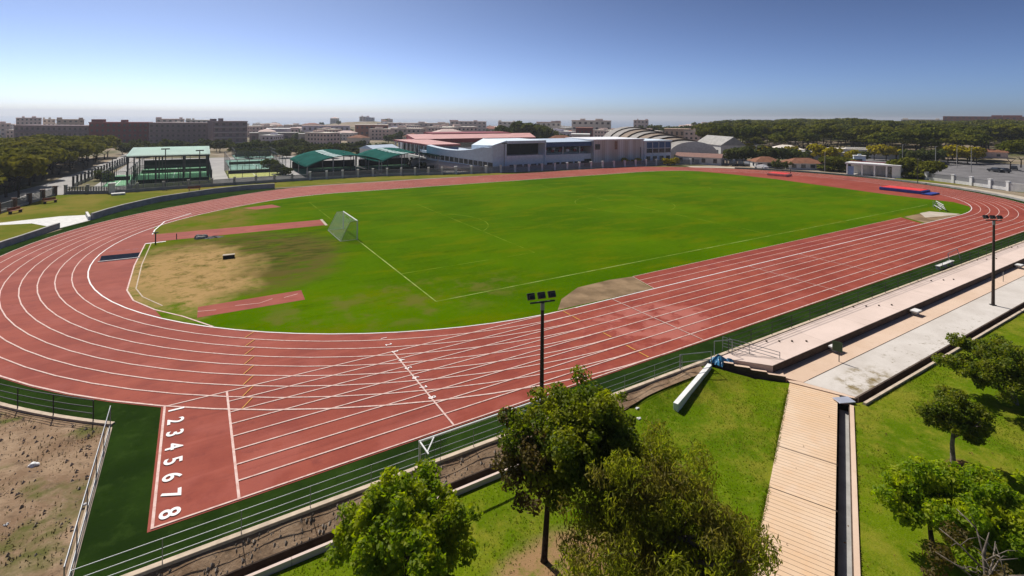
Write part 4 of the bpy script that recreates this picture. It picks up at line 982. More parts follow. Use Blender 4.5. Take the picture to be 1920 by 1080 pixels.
sheet('court_paving', [(-46, 101), (60, 97), (60, 132), (20, 175), (-44.6, 185)], -.010, M_ROAD)
fence('court_fence', 'dark panelled fence on a low wall along the pale road', [(-49.4, 109.5), (-47.2, 140), (-45.2, 170)], 3.2, 2.3, .35, .7, M_DARKSTEEL, M_GREYC, M_CHAING, False)
# ---- padel pavilion
n = NT('translucent_sheet', .5, .3); n.color((.62, .80, .74)); tr = n.n('ShaderNodeBsdfTranslucent'); tr.inputs['Color'].default_value = (.92, .98, .92, 1); ms = n.n('ShaderNodeMixShader'); ms.inputs[0].default_value = .62
n.t.links.new(n.b.outputs[0], ms.inputs[1]); n.t.links.new(tr.outputs[0], ms.inputs[2]); n.t.links.new(ms.outputs[0], n.t.nodes['Material Output'].inputs[0]); M_SHEETROOF = n.m
pvn = thing('court_pavilion', 'flat pale green roof on posts over the caged courts', 'pavilion')
rp = MB().prism([(-39.9, 105.0), (-24.1, 105.0), (-23.7, 133.4), (-41, 133.4)], 6.25, [6.42, 6.42, 6.62, 6.62])
rp.build('roof', M_SHEETROOF, pvn)
for x in (-39.6, -34.6, -29.4, -24.4):
    for y in (105.4, 119, 132.8): MB().box((x, y, 3.1), (.28, .28, 6.25)).build('post', M_DARKSTEEL, pvn)
for x in (-39.6, -24.4): MB().box((x, 119, 6.1), (.2, 27.4, .3)).build('beam', M_DARKSTEEL, pvn)
for y in (105.4, 132.8): MB().box((-32, y, 6.1), (15.7, .2, .3)).build('beam', M_DARKSTEEL, pvn)
def court(label, x0, x1, y0, y1, h, floor, m_fence, curtain=None, nx=6, ny=4):
    t = thing('caged_court', label, 'court')
    MB().box(((x0+x1)/2, (y0+y1)/2, .02), (x1-x0, y1-y0, .06)).build('floor', floor, t)
    f = MB()
    for a, b in (((x0, y0), (x1, y0)), ((x1, y0), (x1, y1)), ((x1, y1), (x0, y1)), ((x0, y1), (x0, y0))): f.add([(*a, .05), (*b, .05), (*b, h), (*a, h)], [(0, 1, 2, 3)])
    f.build('mesh_panel', m_fence, t)
    P = [(x0+(x1-x0)*i/nx, y) for i in range(nx+1) for y in (y0, y1)]+[(x, y0+(y1-y0)*j/ny) for j in range(1, ny) for x in (x0, x1)]
    for p in P: MB().box((*p, h/2), (.12, .12, h)).build('post', M_DARKSTEEL, t)
    fr = MB()
    for a, b in (((x0, y0), (x1, y0)), ((x1, y0), (x1, y1)), ((x1, y1), (x0, y1)), ((x0, y1), (x0, y0))): fr.bar((*a, h), (*b, h), .09)
    fr.build('top_rail', M_DARKSTEEL, t)
    if curtain: MB().box(((x0+x1)/2, y1-.2, curtain/2), (x1-x0-.2, .08, curtain)).build('curtain', M_DARKCURT, t)
    ln = MB(); cx, cy = (x0+x1)/2, (y0+y1)/2
    ln.strip([(x0+1, cy), (x1-1, cy)], .12, .06); ln.strip([(cx, y0+1), (cx, y1-1)], .12, .062); ln.build('court_line', M_WPAINT, t)
    MB().box((cx, cy, .5), (x1-x0-1, .05, .9)).build('court_net', M_DARKCURT, t)
    return t
court('caged court with green floor left of the pavilion posts', -44.2, -39.9, 106, 131, 3.2, M_MESHGREEN, M_CHAING, None, 2, 7)
court('caged court with yellow green floor under the pale roof', -38.6, -23.8, 101.3, 115.5, 3.2, M_COURTYEL, M_CHAING, None, 7, 4)
court('caged court with a dark curtain, running out behind the pavilion', -39.6, -23.8, 117.5, 147, 3.4, M_MESHGREEN, M_CHAING, 2.4, 7, 6)
court('open tennis court with yellow green floor between the two roofs', -20.0, -7.5, 112, 131, 3.0, M_COURTYEL, M_CHAIN, None, 4, 4)
court('open tennis court with blue green floor behind the yellow green one', -18.5, -4, 131.6, 167, 3.0, M_COURTBLUE, M_CHAIN, None, 4, 5)
court('distant blue green court near the row of dark trees', -15, -2, 172, 190, 3.0, M_COURTBLUE, M_CHAIN, None, 3, 3)
# ---- teal canopies
def canopy(label, x0, x1, y0, y1, e, pk, seed):
    t = thing('membrane_canopy', label, 'canopy'); nx, ny = 18, 8
    mb = MB(); sk = MB()
    def zz(s, q): return e+.9*s+(pk-e-.45)*math.sin(math.pi*min(1, max(0, s)))**.8-.25*math.sin(math.pi*q)
    for i in range(nx+1):
        for j in range(ny+1):
            s, q = i/nx, j/ny; x = x0+(x1-x0)*s; y = y0+(y1-y0)*q+(1.2*math.sin(math.pi*s) if j == 0 else 0); mb.v.append((x, y, zz(s, q)))
    for i in range(nx):
        for j in range(ny): mb.f.append([i*(ny+1)+j, (i+1)*(ny+1)+j, (i+1)*(ny+1)+j+1, i*(ny+1)+j+1]); mb.m.append(0)
    o = mb.build('membrane', M_TEAL, t, smooth=True); so_ = o.modifiers.new('thick', 'SOLIDIFY'); so_.thickness = .08
    for j in range(7):
        q0, q1 = .04+j*.135, .04+j*.135+.095; s0, s1 = .36, .48
        sk.add([(x0+(x1-x0)*s, y0+(y1-y0)*q+.6*(1-q), zz(s, q)+.07) for s, q in ((s0, q0), (s1, q0), (s1, q1), (s0, q1))], [(0, 1, 2, 3)])
    sk.build('skylight', M_TEALLIGHT, t)
    for y in (y0+.2, (y0+y1)/2, y1-.2):
        for s in (0.02, .35, .65, .98): MB().tube([(x0+(x1-x0)*s, y+(1.0 if 0 < s < 1 and y < y0+1 else 0), 0), (x0+(x1-x0)*s, y+(1.0 if 0 < s < 1 and y < y0+1 else 0), zz(s, 0)-.05)], .14, 7).build('post', M_GREYC, t)
    MB().tube([(x0+(x1-x0)*s, y0+1.2*math.sin(math.pi*s), zz(s, 0)-.02) for s in np.linspace(0, 1, 15)], .12, 6).build('front_arch', M_TEAL, t)
    MB().box(((x0+x1)/2+.4, y0+4, .15), (x1-x0-1.5, .1, 2.2)).build('dark_screen', M_DARKCURT, t)
    MB().box(((x0+x1)/2, y1-2, 1.0), (x1-x0-1, .1, 2.0)).build('dark_screen', M_DARKCURT, t)  # rear screen added to darken the bright gap; the front one is the windbreak
    MB().box(((x0+x1)/2, (y0+y1)/2, .02), (x1-x0-1, y1-y0-1, .05)).build('floor', M_MESHGREEN, t)
    return t
canopy('teal vaulted fabric canopy nearest the tennis courts', -3.3, 15.9, 102.2, 130, 2.7, 5.1, 1)
canopy('teal vaulted fabric canopy nearest the white sports building', 16.1, 33.5, 103, 130, 3.1, 5.2, 2)
# ---- box building helper: windows as parts on chosen faces
def building(name, label, cat, cx, cy, L_, W_, H, rz, wallm, roofm, wins=(), roof='flat', rh=1.5, z=0.0, glass=None, roofname='roof', over=.3, group=None, sill=True):
    t = thing(name, label, cat, (cx, cy, z), rz, group)
    MB().box((0, 0, H/2-.4), (L_, W_, H+.8)).build('wall', wallm, t)
    if roof == 'flat':
        MB().box((0, 0, H+.14), (L_+over, W_+over, .28)).build(roofname, roofm, t)
        p = MB(); p.box((0, 0, H+.30), (L_*.3, W_*.3, .9)); p.build('roof_hut', wallm, t)
    else:
        a, b = L_/2+over, W_/2+over; k = max(0, a-b) if roof == 'hip' else a
        MB().add([(-a, -b, H), (a, -b, H), (a, b, H), (-a, b, H), (-k, 0, H+rh), (k, 0, H+rh)], [(0, 1, 2, 3), (0, 1, 5, 4), (2, 3, 4, 5), (1, 2, 5), (3, 0, 4)]).build(roofname, roofm, t)
    for side, nb, nf, wv, hv in wins:                      # side 0:-y 1:+x 2:+y 3:-x
        span = L_ if side in (0, 2) else W_
        for f in range(nf):
            for b_ in range(nb):
                u = (b_+.5)/nb*span-span/2; zc = H*(f+.55)/nf
                if side == 0: c, d = (u, -W_/2-.01, zc), (wv, .06, hv)
                elif side == 2: c, d = (u, W_/2+.01, zc), (wv, .06, hv)
                elif side == 1: c, d = (L_/2+.01, u, zc), (.06, wv, hv)
                else: c, d = (-L_/2-.01, u, zc), (.06, wv, hv)
                MB().box(c, d).build('window', glass or M_GLASS, t)
    return t
# ---- red roofed school
rs = thing('red_roofed_hall', 'long hall with a pale red roof and maroon fascia', 'hall')
MB().box((76, 161, 2.2), (62, 20, 6.4)).build('wall', M_CLADWHITE, rs)
MB().prism([(43.5, 149.2), (98.5, 149.2), (112, 174), (49, 174)], 5.2, [6.75, 6.75, 7.6, 7.6], 0, 1).build('roof', [M_MAROON, M_REDROOF], rs)
MB().box((76, 150.6, 4.2), (60, .2, 1.6)).build('window_band', M_GLASS, rs)
MB().prism([(60, 172), (100, 172), (100, 182), (60, 182)], 4, [7.9, 7.9, 8.2, 8.2], 0, 0).build('rear_roof', [M_MAROON], rs)
rw = thing('porticoed_wing', 'red roofed wing with a row of pale pillars', 'building')
MB().prism([(35.0, 116.5), (46.5, 116.5), (49, 152), (36.0, 152)], 6.1, 6.6, 0, 1).build('roof', [M_MAROON, M_REDROOF], rw)
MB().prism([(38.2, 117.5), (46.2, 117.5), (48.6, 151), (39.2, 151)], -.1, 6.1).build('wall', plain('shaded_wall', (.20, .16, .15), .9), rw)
for i in range(9): MB().box((35.6+.1*i, 117.2+4.2*i, 3.0), (.5, .5, 6.2)).build('pillar', M_WCONC, rw)
MB().prism([(34.6, 116.8), (38.2, 116.8), (39.2, 151), (35.6, 151)], -.1, 2.7).build('plinth', M_WCONC, rw)
for i in range(8): MB().box((38.25+.11*i, 119.6+4.1*i, 4.4), (.1, 2.2, 2.4)).build('window', M_GLASS, rw)
MB().box((42.2, 117.44, 4.2), (7.4, .1, 2.6)).build('glazed_end', M_NAVYROOF, rw)
x, y = col(712, 190); building('blue_shed', 'small building with pale blue roof left of the pillared wing', 'shed', x, y, 11, 8, 4.2, R(20), M_WCONC, M_ROOFBLUE, [(0, 3, 1, 1.5, 1.2)], 'gable', 1.2)
# ---- white sports building with wave shaped front
sb = thing('sports_building', 'white building with a wave shaped facade and a curved glazed band', 'building')
A0, A1 = np.array([32.6, 111.6]), np.array([46.6, 95.6]); dd = (A1-A0)/np.linalg.norm(A1-A0); on = np.array([-dd[1], dd[0]])*-1
if on[0] > 0: on = -on
LFc = float(np.linalg.norm(A1-A0)); nseg = 16
def fz(s): return 6.75-1.25*math.sin(math.pi*min(1, s*1.15))*.9-.2*s
def band(zlo, zhi, off, name, m, depth=.12):
    mb = MB()
    for i in range(nseg+1):
        s = i/nseg; p = A0+dd*LFc*s+on*off; q = A0+dd*LFc*s+on*(off-depth)
        mb.v += [(*p, zlo(s)), (*p, zhi(s)), (*q, zhi(s)), (*q, zlo(s))]
    for i in range(nseg):
        for j in range(4): mb.f.append([4*i+j, 4*i+(j+1) % 4, 4*i+4+(j+1) % 4, 4*i+4+j]); mb.m.append(0)
    mb.f += [[3, 2, 1, 0], [4*nseg+j for j in range(4)]]; mb.m += [0, 0]
    return mb.build(name, m, sb)
band(lambda s: -.2, fz, 0, 'wall', M_PANELBLUE, 3.0)
band(lambda s: 3.3-2.3*s**.9, lambda s: 4.55-2.2*s**.9, .06, 'glazed_band', M_GLASS)
for i in range(1, 14):
    s = i/14; p = A0+dd*LFc*s+on*.10; MB().box((*p, 3.95-2.25*s**.9), (.18, .18, 1.35)).build('mullion', M_WPAINT, sb)
MB().add([(28.6, 113.6, 2.6), (42.6, 96.2, -.1), (44.6, 97.6, 1.2), (30.6, 115.2, 3.0), (28.6, 113.6, -.2), (44.6, 97.6, -.2), (30.6, 115.2, -.2)], [(0, 1, 2, 3), (0, 4, 1), (1, 5, 2), (2, 5, 6, 3), (3, 6, 4, 0)]).build('ramp', M_CONC, sb)
MB().prism([(33.5, 112.5), (44.5, 100), (51, 100), (51, 126), (36, 126)], 4.0, [4.9, 4.3, 4.5, 4.8, 4.8], 0).build('roof', M_ROOFBLUE, sb)
MB().prism([(39.5, 106.2), (46.4, 98.0), (50.8, 98.0), (50.8, 110)], 4.4, [5.5, 4.8, 4.8, 5.5], 0).build('roof', M_ROOFBLUE, sb)
MB().prism([(46.5, 95.7), (51.2, 95.3), (51.2, 110), (44, 104)], -.1, [7.2, 8.5, 8.5, 7.0]).build('wall', M_PANELBLUE, sb)
fb = thing('glazed_block', 'white block with a large dark recessed opening', 'building')
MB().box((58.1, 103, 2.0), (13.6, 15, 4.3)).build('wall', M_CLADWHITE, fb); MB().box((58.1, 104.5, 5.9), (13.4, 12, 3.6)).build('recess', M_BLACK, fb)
MB().box((58.1, 102.5, 8.0), (13.7, 15.6, .8)).build('roof', M_PANELBLUE, fb)
for x in (54.5, 58, 61.5): MB().box((x, 98.42, 5.9), (.12, .1, 3.4)).build('mullion', M_DARKSTEEL, fb)
MB().box((64.85, 102.5, 3.9), (.35, 15.6, 8.0)).build('side_wall', M_PANELBLUE, fb)
for i in range(5): MB().box((53.2+2.6*i, 95.47, 1.2), (1.9, .08, .75)).build('window', M_GLASS, fb)
gs = thing('grandstand', 'covered grandstand with a navy roof edge and red seats', 'grandstand')
MB().box((75.6, 101.5, 1.85), (21.2, 12.2, 4.2)).build('wall', M_CLADWHITE, gs)
MB().prism([(65.1, 95.2), (86.2, 95.0), (86.2, 108), (65.1, 108)], 6.35, [7.75, 7.75, 8.2, 8.2], 0, 1).build('roof', [M_NAVYROOF, M_ROOFBLUE], gs)
MB().box((75.6, 107.6, 5.2), (21, .4, 3.0)).build('back_wall', M_GREYC, gs)
for r_ in range(3): MB().box((75.6, 98.2+1.6*r_, 4.2+.45*r_), (20.6, 1.5, .5)).build('seat_tier', M_GREYC, gs)
q = random.Random(4)
for i in range(13): MB().box((66.6+1.5*i, 97.7+1.6*(i % 2), 4.95+.45*(i % 2)), (1.1, .5, .75)).build('seat_block', [plain('red_seat', (.24, .05, .05)), M_WPAINT][i % 3 == 0], gs)
for x in (65.4, 72.2, 79, 85.9): MB().box((x, 95.6, 5.2), (.25, .25, 2.6)).build('column', M_WPAINT, gs)
for i in range(7): MB().box((67+2.7*i, 95.36, 1.35), (2.1, .08, .7)).build('window', M_GLASS, gs)
MB().box((82.5, 95.3, 1.2), (3.4, .1, 2.2)).build('door', M_BLACK, gs)
cb = thing('corrugated_block', 'tall windowless block clad in streaked brown panels', 'building', (94.7, 101.2, 0), R(-3.5))
MB().box((0, 0, 4.0), (21.4, 16, 8.2)).build('wall', M_CORR, cb); MB().box((0, 0, 8.2), (21.8, 16.4, .35)).build('roof', M_CLADWHITE, cb)
MB().box((-9.2, -8.03, 6.0), (2.0, .1, 1.7)).build('window', M_GLASS, cb); MB().box((-1.5, -8.03, 6.4), (1.2, .08, 2.6)).build('rust_panel', plain('rust_panel', (.36, .20, .13)), cb)
MB().tube([(9, -8.4, 0), (9, -8.4, 5.6)], .1, 6).build('downpipe', M_DARKSTEEL, cb)
ob = thing('office_block', 'low office block with a navy window band and white walls', 'building', (111.9, 99.5, 0), R(-3.5))
MB().box((0, 0, 3.6), (12.6, 15, 7.4)).build('wall', M_CLADWHITE, ob); MB().box((0, 0, 7.5), (13.1, 15.5, .4)).build('roof', M_PANELBLUE, ob)
MB().box((.2, -7.54, 6.2), (11.6, .1, 2.0)).build('window_band', M_NAVYROOF, ob); MB().box((.2, -7.54, 4.3), (11.6, .08, 1.4)).build('window_band', M_GLASS, ob)
for i in range(4): MB().box((-4.6+3.1*i, -7.56, 1.6), (1.8, .1, 1.8)).build('window', M_GLASS, ob)
for i in range(5): MB().box((-5.6+2.9*i, -7.62, 5.2), (.25, .12, 3.8)).build('mullion', M_WPAINT, ob)
# ---- vaulted hall: ribs step down toward the right
vh = thing('vaulted_hall', 'hall with a stepped barrel roof of grey and brown bays', 'hall')
pa, pb = np.array(col(1178, 262)), np.array(col(1300, 208)); nb = 8
ax_ = (pb-pa)/np.linalg.norm(pb-pa); pr = np.array([ax_[1], -ax_[0]])
for i in range(nb):
    c0 = pa+(pb-pa)*i/nb; c1 = pa+(pb-pa)*(i+1)/nb
    ztop = 10.9-4.2*(i/(nb-1))**1.1; rad = 15-4*i/(nb-1); mb = MB(); K = 14
    for c_ in (c0, c1+ax_*.5):
        for j in range(K+1):
            a_ = math.pi*j/K; p = c_+pr*rad*math.cos(a_); mb.v.append((*p, -.5+(ztop+.5)*math.sin(a_)**.75))
    for j in range(K): mb.f.append([j, j+1, K+2+j, K+1+j]); mb.m.append(0)
    mb.f.append(list(range(K+1))[::-1]); mb.f.append([K+1+j for j in range(K+1)]); mb.m += [1, 1]
    mb.build('roof_bay', [M_VAULTB if i in (2, 4, 6) else M_VAULT, M_WCONC if i == nb-1 else M_DARKSHADEC], vh)
gw = building('gabled_hall', 'white hall with a plain gable end beside the dark trees', 'hall', *col(1350, 224), 20, 10, 5.6, R(245), M_WCONC, M_GREYC, [(0, 4, 1, 1.2, 1.2)], 'gable', 3.3)
x, y = col(1312, 193); building('low_annex', 'low cream annex with a reddish lean-to roof', 'building', x, y, 15, 7, 2.5, R(-60), M_WCONC, plain('lean_to_roof', (.26, .14, .11)), [(0, 4, 1, 1.2, 1.4)], 'gable', 1.2)
# ---- kiosks, shed, bushes near the right bend
M_TILE = plain('orange_tile', (.25, .115, .07), .85, .1, 0, .2, .8)
building('tiled_kiosk', 'small kiosk with an orange hipped roof, left of the other kiosk', 'kiosk', 134.5, 66.5, 9, 6.5, 1.9, R(-35), M_WCONC, M_TILE, [(0, 3, 1, 1.4, 1.0), (3, 2, 1, 1.2, 1.0)], 'hip', 1.6)
building('tiled_kiosk', 'wider kiosk with an orange hipped roof behind the jump stand', 'kiosk', 140.5, 57.5, 11.5, 7, 2.0, R(-35), M_WCONC, M_TILE, [(0, 4, 1, 1.4, 1.1), (3, 2, 1, 1.2, 1.0)], 'hip', 1.5)
sh = thing('white_shed', 'long white open fronted shed with a flat dark red edged roof', 'shed', (139.2, 36.4, 0), R(-78))
MB().box((0, 2.5, 1.5), (12.4, .2, 3.1)).build('back_wall', M_WCONC, sh); MB().box((0, .3, 3.3), (13.2, 5.6, .42)).build('roof', M_WPAINT, sh)
MB().box((0, 3.3, 3.58), (13.0, .5, .35)).build('roof_edge', M_MAROON, sh)
for x in (-6.1, -2.4, .6, 3.4): MB().box((x, -2.2, 1.5), (.38, .38, 3.2)).build('pillar', M_WPAINT, sh)
MB().box((5.6, 0, 1.5), (1.9, 4.8, 3.2)).build('wall', M_WPAINT, sh); MB().box((-5.2, -2.2, 1.25), (1.5, .1, 2.5)).build('door', plain('blue_door', (.22, .30, .50)), sh)
g_ = MB()
for x0, x1 in ((-2.2, .4), (.8, 3.2), (3.6, 4.7)):
    for k in range(8): xx = x0+(x1-x0)*k/7; g_.bar((xx, -2.2, .1), (xx, -2.2, 2.9), .05)
g_.build('grille', M_GREYC, sh); MB().box((0, .3, .05), (12, 5, .1)).build('floor', M_GREYC, sh)
x, y = 137.2, 48.9
for (x, y, h, lab) in ((137.2, 48.9, 6.0, 'tall pale pole beside the round bush and kiosks'), (129.6, 22.4, 6.2, 'dark slim pole at the kerb beside the umbrella shaped bush')):
    t = thing('lamp_pole', lab, 'pole', (x, y, 0)); MB().tube([(0, 0, 0), (0, 0, h)], [.09, .06], 8).build('shaft', M_GREYC if h < 6.1 else M_DARKSTEEL, t); MB().box((.2, 0, h), (.6, .2, .12)).build('lamp_head', M_GREYC, t)
x, y = at(488, 335); t = thing('lamp_pole', 'dark lamp pole in front of the first teal canopy', 'pole', (7.2, 100.6, 0)); MB().tube([(0, 0, 0), (0, 0, 5.6)], .08, 8).build('shaft', M_DARKSTEEL, t); MB().box((0, 0, 5.5), (1.2, .2, .25)).build('lamp_head', M_DARKSTEEL, t)
for i, (x, y, h, lab) in enumerate(((-32.6, 100.6, 8.3, 'left floodlight pole before the pale green roof'), (-26.2, 103.5, 7.6, 'right floodlight pole before the pale green roof'), (49.9, 94.6, 8.2, 'dark lamp pole at the corner of the recessed opening'), (-42.6, 108, 6.0, 'slim pole at the left end of the caged courts'))):
    t = thing('lamp_pole', lab, 'pole', (x, y, 0)); MB().tube([(0, 0, 0), (0, 0, h)], .09, 8).build('shaft', M_DARKSTEEL, t); MB().box((0, 0, h), (1.6, .25, .25)).build('lamp_head', M_DARKSTEEL, t)
for o in list(bpy.data.objects):
    if o.parent is None and o.name in ('court_pavilion', 'membrane_canopy', 'membrane_canopy.001', 'red_roofed_hall', 'porticoed_wing', 'sports_building', 'glazed_block', 'grandstand', 'corrugated_block', 'office_block', 'vaulted_hall'): o.scale.z = 1.05
#SECTION5
# ================================================================== FAR TREES, CARS, TOWN
def crown_mesh(name, mat, n_, rx, rz, size, seed, flat=0.0, lump=.3, cz=0.0, under=.25):
    """far tree crown: leaf-clump faces through a lumpy dome, gaps between them"""
    g = np.random.default_rng(seed); ph = g.uniform(0, 6, 5); V = []; Fs = []
    lob = [(g.uniform(-.62, .62)*rx, g.uniform(-.62, .62)*rx, g.uniform(-.1, .55)*rz, g.uniform(.34, .55)*rx) for _ in range(9)]
    for i in range(n_):
        if g.random() < .8:
            c = lob[g.integers(len(lob))]; u = g.normal(size=3); u /= np.linalg.norm(u); u[2] = abs(u[2])*1.0 if g.random() < .75 else u[2]
            k = .75+.3*g.random(); p = np.array(c[:3])+u*np.array([c[3], c[3], c[3]*rz/rx*1.0])*k; nrm = u+g.normal(size=3)*.45
        else:
            a = g.uniform(0, 6.28); r = rx*math.sqrt(g.random())*.85; p = np.array([r*math.cos(a), r*math.sin(a), -under*rz+g.normal()*.12*rz]); nrm = np.array([0, 0, -1])+g.normal(size=3)*.6
        nrm /= np.linalg.norm(nrm); t = np.cross(nrm, g.normal(size=3)); t /= np.linalg.norm(t); b = np.cross(nrm, t); s = size*(.6+.8*g.random())
        n0 = len(V); p[2] += cz
        V += [tuple(p+t*s*.6), tuple(p+b*s*.5+nrm*s*.1), tuple(p-t*s*.6), tuple(p-b*s*.5+nrm*s*.1)]; Fs.append((n0, n0+1, n0+2, n0+3))
    me = bpy.data.meshes.new(name); me.from_pydata(V, [], Fs); me.materials.append(mat); me.update(); return me
def trunk_mesh(h, r, mat, seed, forks=3, spread=1.2):
    g = random.Random(seed); mb = MB(); mb.tube([(0, 0, -.6), (.1, 0, h*.5), (.05, .1, h*.8)], [r*1.2, r, r*.7], 6)
    for i in range(forks):
        a = 6.28*i/forks+g.random(); mb.tube([(.05, .1, h*.68), (spread*.5*math.cos(a), spread*.5*math.sin(a), h*.92), (spread*math.cos(a), spread*math.sin(a), h*1.12)], [r*.55, r*.4, r*.15], 5)
    me = bpy.data.meshes.new('trunk'); me.from_pydata(mb.v, [], mb.f); me.materials.append(mat); me.polygons.foreach_set('use_smooth', [True]*len(mb.f)); me.update(); return me
class Kind:
    def __init__(s, name, cat, mats, rx, rz, th, n_=420, size=.9, var=4, r=.16, cz=None, bark=None, spread=None, under=.25):
        s.name, s.cat = name, cat; s.cr = [crown_mesh('crown', mats[i % len(mats)], n_, rx, rz, size, 100+i*7+int(rx*10), cz=th+(rz*.35 if cz is None else cz), under=under) for i in range(var)]
        s.tr = [trunk_mesh(th, r, bark or M_BARK, i, 3, spread or rx*.45) for i in range(2)]
    def put(s, x, y, z, sc_, label, group=None, i=None):
        k = rnd.randrange(len(s.cr)) if i is None else i
        t = thing(s.name, label, s.cat, (x, y, z), rnd.uniform(0, 6.28), group); t.scale = (sc_*rnd.uniform(.92, 1.08), sc_*rnd.uniform(.92, 1.08), sc_*rnd.uniform(.93, 1.07))
        a = link(bpy.data.objects.new('trunk', s.tr[k % 2]), t); b = link(bpy.data.objects.new('crown', s.cr[k]), t); return t
K_PINE = Kind('umbrella_pine', 'pine', [L_PINE], 4.3, 2.1, 2.7, 900, .8, 6, .17, cz=2.7)
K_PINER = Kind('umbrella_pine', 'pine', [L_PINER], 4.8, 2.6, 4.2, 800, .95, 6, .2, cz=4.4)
K_MID = Kind('broadleaf_tree', 'tree', [L_TREEMID], 2.8, 2.4, 2.0, 520, .75, 4, .15)
K_YEL = Kind('yellowing_tree', 'tree', [L_YEL], 3.3, 2.6, 3.0, 560, .8, 4, .16)
K_BIG = Kind('evergreen_tree', 'tree', [L_TREEMID], 6.0, 4.8, 3.4, 900, 1.1, 3, .3)
K_BUSH = Kind('umbrella_bush', 'bush', [L_PINER], 5.0, 2.3, 1.3, 3200, .75, 2, .18, under=.45)
def polar(x, y):
    dx, dy = x-CAM[0], y-CAM[1]; return math.degrees(math.atan2(dy, dx)), math.hypot(dx, dy)
# left pine wood
cnt = 0; used = []
g = random.Random(11)
cand = []
for iy in range(40):
    for ix in range(26):
        x = -57.5-ix*5.2+g.uniform(-1.6, 1.6)+(2.6 if iy % 2 else 0); y = 66+iy*5.2+g.uniform(-1.6, 1.6)
        e = -57.2+(y-66)*.065+(3.2 if y < 100 else 0) - (3.5 if y < 92 else 0)
        az, d = polar(x, y)
        if x < e-2.2 and az < 107.5 and d < 243: cand.append((d, x, y))
cand.sort(); edge = 0
for d, x, y in cand[:215]:
    ex = -57.2+(y-66)*.065
    if x > ex-8.5: lab, gr = 'umbrella pine in the front row of the wood along the pale road', 'pines along the pale road'
    else: lab, gr = 'umbrella pine deep in the dense wood left of the pale road', 'pines deep in the left wood'
    K_PINE.put(x, y, gz(x, y)-.3, g.uniform(.90, 1.18), lab, gr)
# trees in front of the apartment blocks
for i in range(30):
    u = 232+i*11.5+g.uniform(-4, 4); x, y = col(u, g.uniform(228, 262)); K_MID.put(x, y, gz(x, y), g.uniform(.85, 1.15), 'dark green tree in the row before the apartment blocks', 'trees before the apartment blocks')
for i in range(16):
    u = 560+i*11+g.uniform(-4, 4); x, y = col(u, g.uniform(232, 252)); K_MID.put(x, y, gz(x, y), g.uniform(.6, .85), 'low dark tree behind the teal canopies', 'low trees behind the canopies')
for i in range(34):
    u = 452+i*7.2+g.uniform(-4, 4); x, y = col(u, g.uniform(196, 228)); K_MID.put(x, y, gz(x, y)-.3, g.uniform(.55, .85), 'low dark tree behind the open courts and canopies', 'low trees behind the open courts')
K_MID.put(*col(688, 196), 0, .85, 'dark rounded tree beside the small blue roofed building')
K_MID.put(*col(700, 200), 0, .8, 'second dark rounded tree nearest the pillared wing')
# grove behind the red roofed hall
for u, d, s in ((938, 268, .85), (955, 262, 1.05), (975, 258, 1.2), (992, 262, 1.15), (1012, 270, 1.05), (1030, 275, .85)):
    x, y = col(u, d); K_BIG.put(x, y, gz(x, y), s*1.12, 'tall evergreen tree in the grove behind the red roofed hall', 'grove behind the hall')
for u, d, s in ((1046, 300, .8), (1062, 310, .75), (1120, 300, .6), (1138, 290, .62), (1150, 330, .8), (1172, 380, .9), (1200, 400, .9), (1228, 420, 1.0)):
    x, y = col(u, d); K_MID.put(x, y, gz(x, y), s*1.7, 'broad green tree among the houses behind the sports building', 'trees among the houses')
for i in range(22):
    u = 1175+i*11; x, y = col(u, 430+g.uniform(-30, 60)); K_MID.put(x, y, gz(x, y), g.uniform(1.7, 2.4), 'distant dark tree on the skyline above the vaulted hall', 'skyline trees above the vaulted hall')
# right wood: nearest pines singly, the rest as one mass
cand = []
for k in range(9000):
    az = g.uniform(6, 37.5); d = math.sqrt(g.uniform(228**2, 780**2)); x, y = CAM[0]+d*math.cos(R(az)), CAM[1]+d*math.sin(R(az))
    near = 262+10*math.sin(az*.8)
    if az > 30: near = 245
    if az < 16: near = 330
    if d > near: cand.append((d, x, y, az))
cand.sort(); grid = {}; keep = []
for c in cand:
    sp = 7.2; k = (int(c[1]//sp), int(c[2]//sp)); ok = True
    for a in (-1, 0, 1):
        for b in (-1, 0, 1):
            for q in grid.get((k[0]+a, k[1]+b), ()):
                if (q[0]-c[1])**2+(q[1]-c[2])**2 < sp*sp*.8: ok = False
    if ok: grid.setdefault(k, []).append((c[1], c[2])); keep.append(c)
NS = 230
for i, (d, x, y, az) in enumerate(keep[:NS]):
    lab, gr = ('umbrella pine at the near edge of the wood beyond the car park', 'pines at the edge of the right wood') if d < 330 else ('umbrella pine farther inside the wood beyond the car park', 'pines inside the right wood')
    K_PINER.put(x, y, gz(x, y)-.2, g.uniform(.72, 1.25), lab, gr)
Vs, Fs, off = [], [], 0; gg = np.random.default_rng(3)
tmpl = []
for i in range(4):
    me = crown_mesh('crown', L_PINER, 170, 4.8, 2.6, 1.7, 500+i, cz=4.4); tmpl.append((np.array([v.co[:] for v in me.vertices]), np.array([p.vertices[:] for p in me.polygons]))); bpy.data.meshes.remove(me)
for d, x, y, az in keep[NS:]:
    v, f = tmpl[gg.integers(4)]; a = gg.uniform(0, 6.28); s = gg.uniform(.7, 1.35); rm = np.array([[math.cos(a), -math.sin(a), 0], [math.sin(a), math.cos(a), 0], [0, 0, 1]])
    Vs.append(v@rm.T*s+np.array([x, y, gz(x, y)-.4])); Fs.append(f+off); off += len(v)
me = bpy.data.meshes.new('pine_wood'); me.from_pydata(np.concatenate(Vs).tolist(), [], np.concatenate(Fs).tolist()); me.materials.append(L_PINER)
tag(link(bpy.data.objects.new('pine_wood', me)), 'far dark pine wood covering the low hill at the right', 'wood', None, 'stuff')
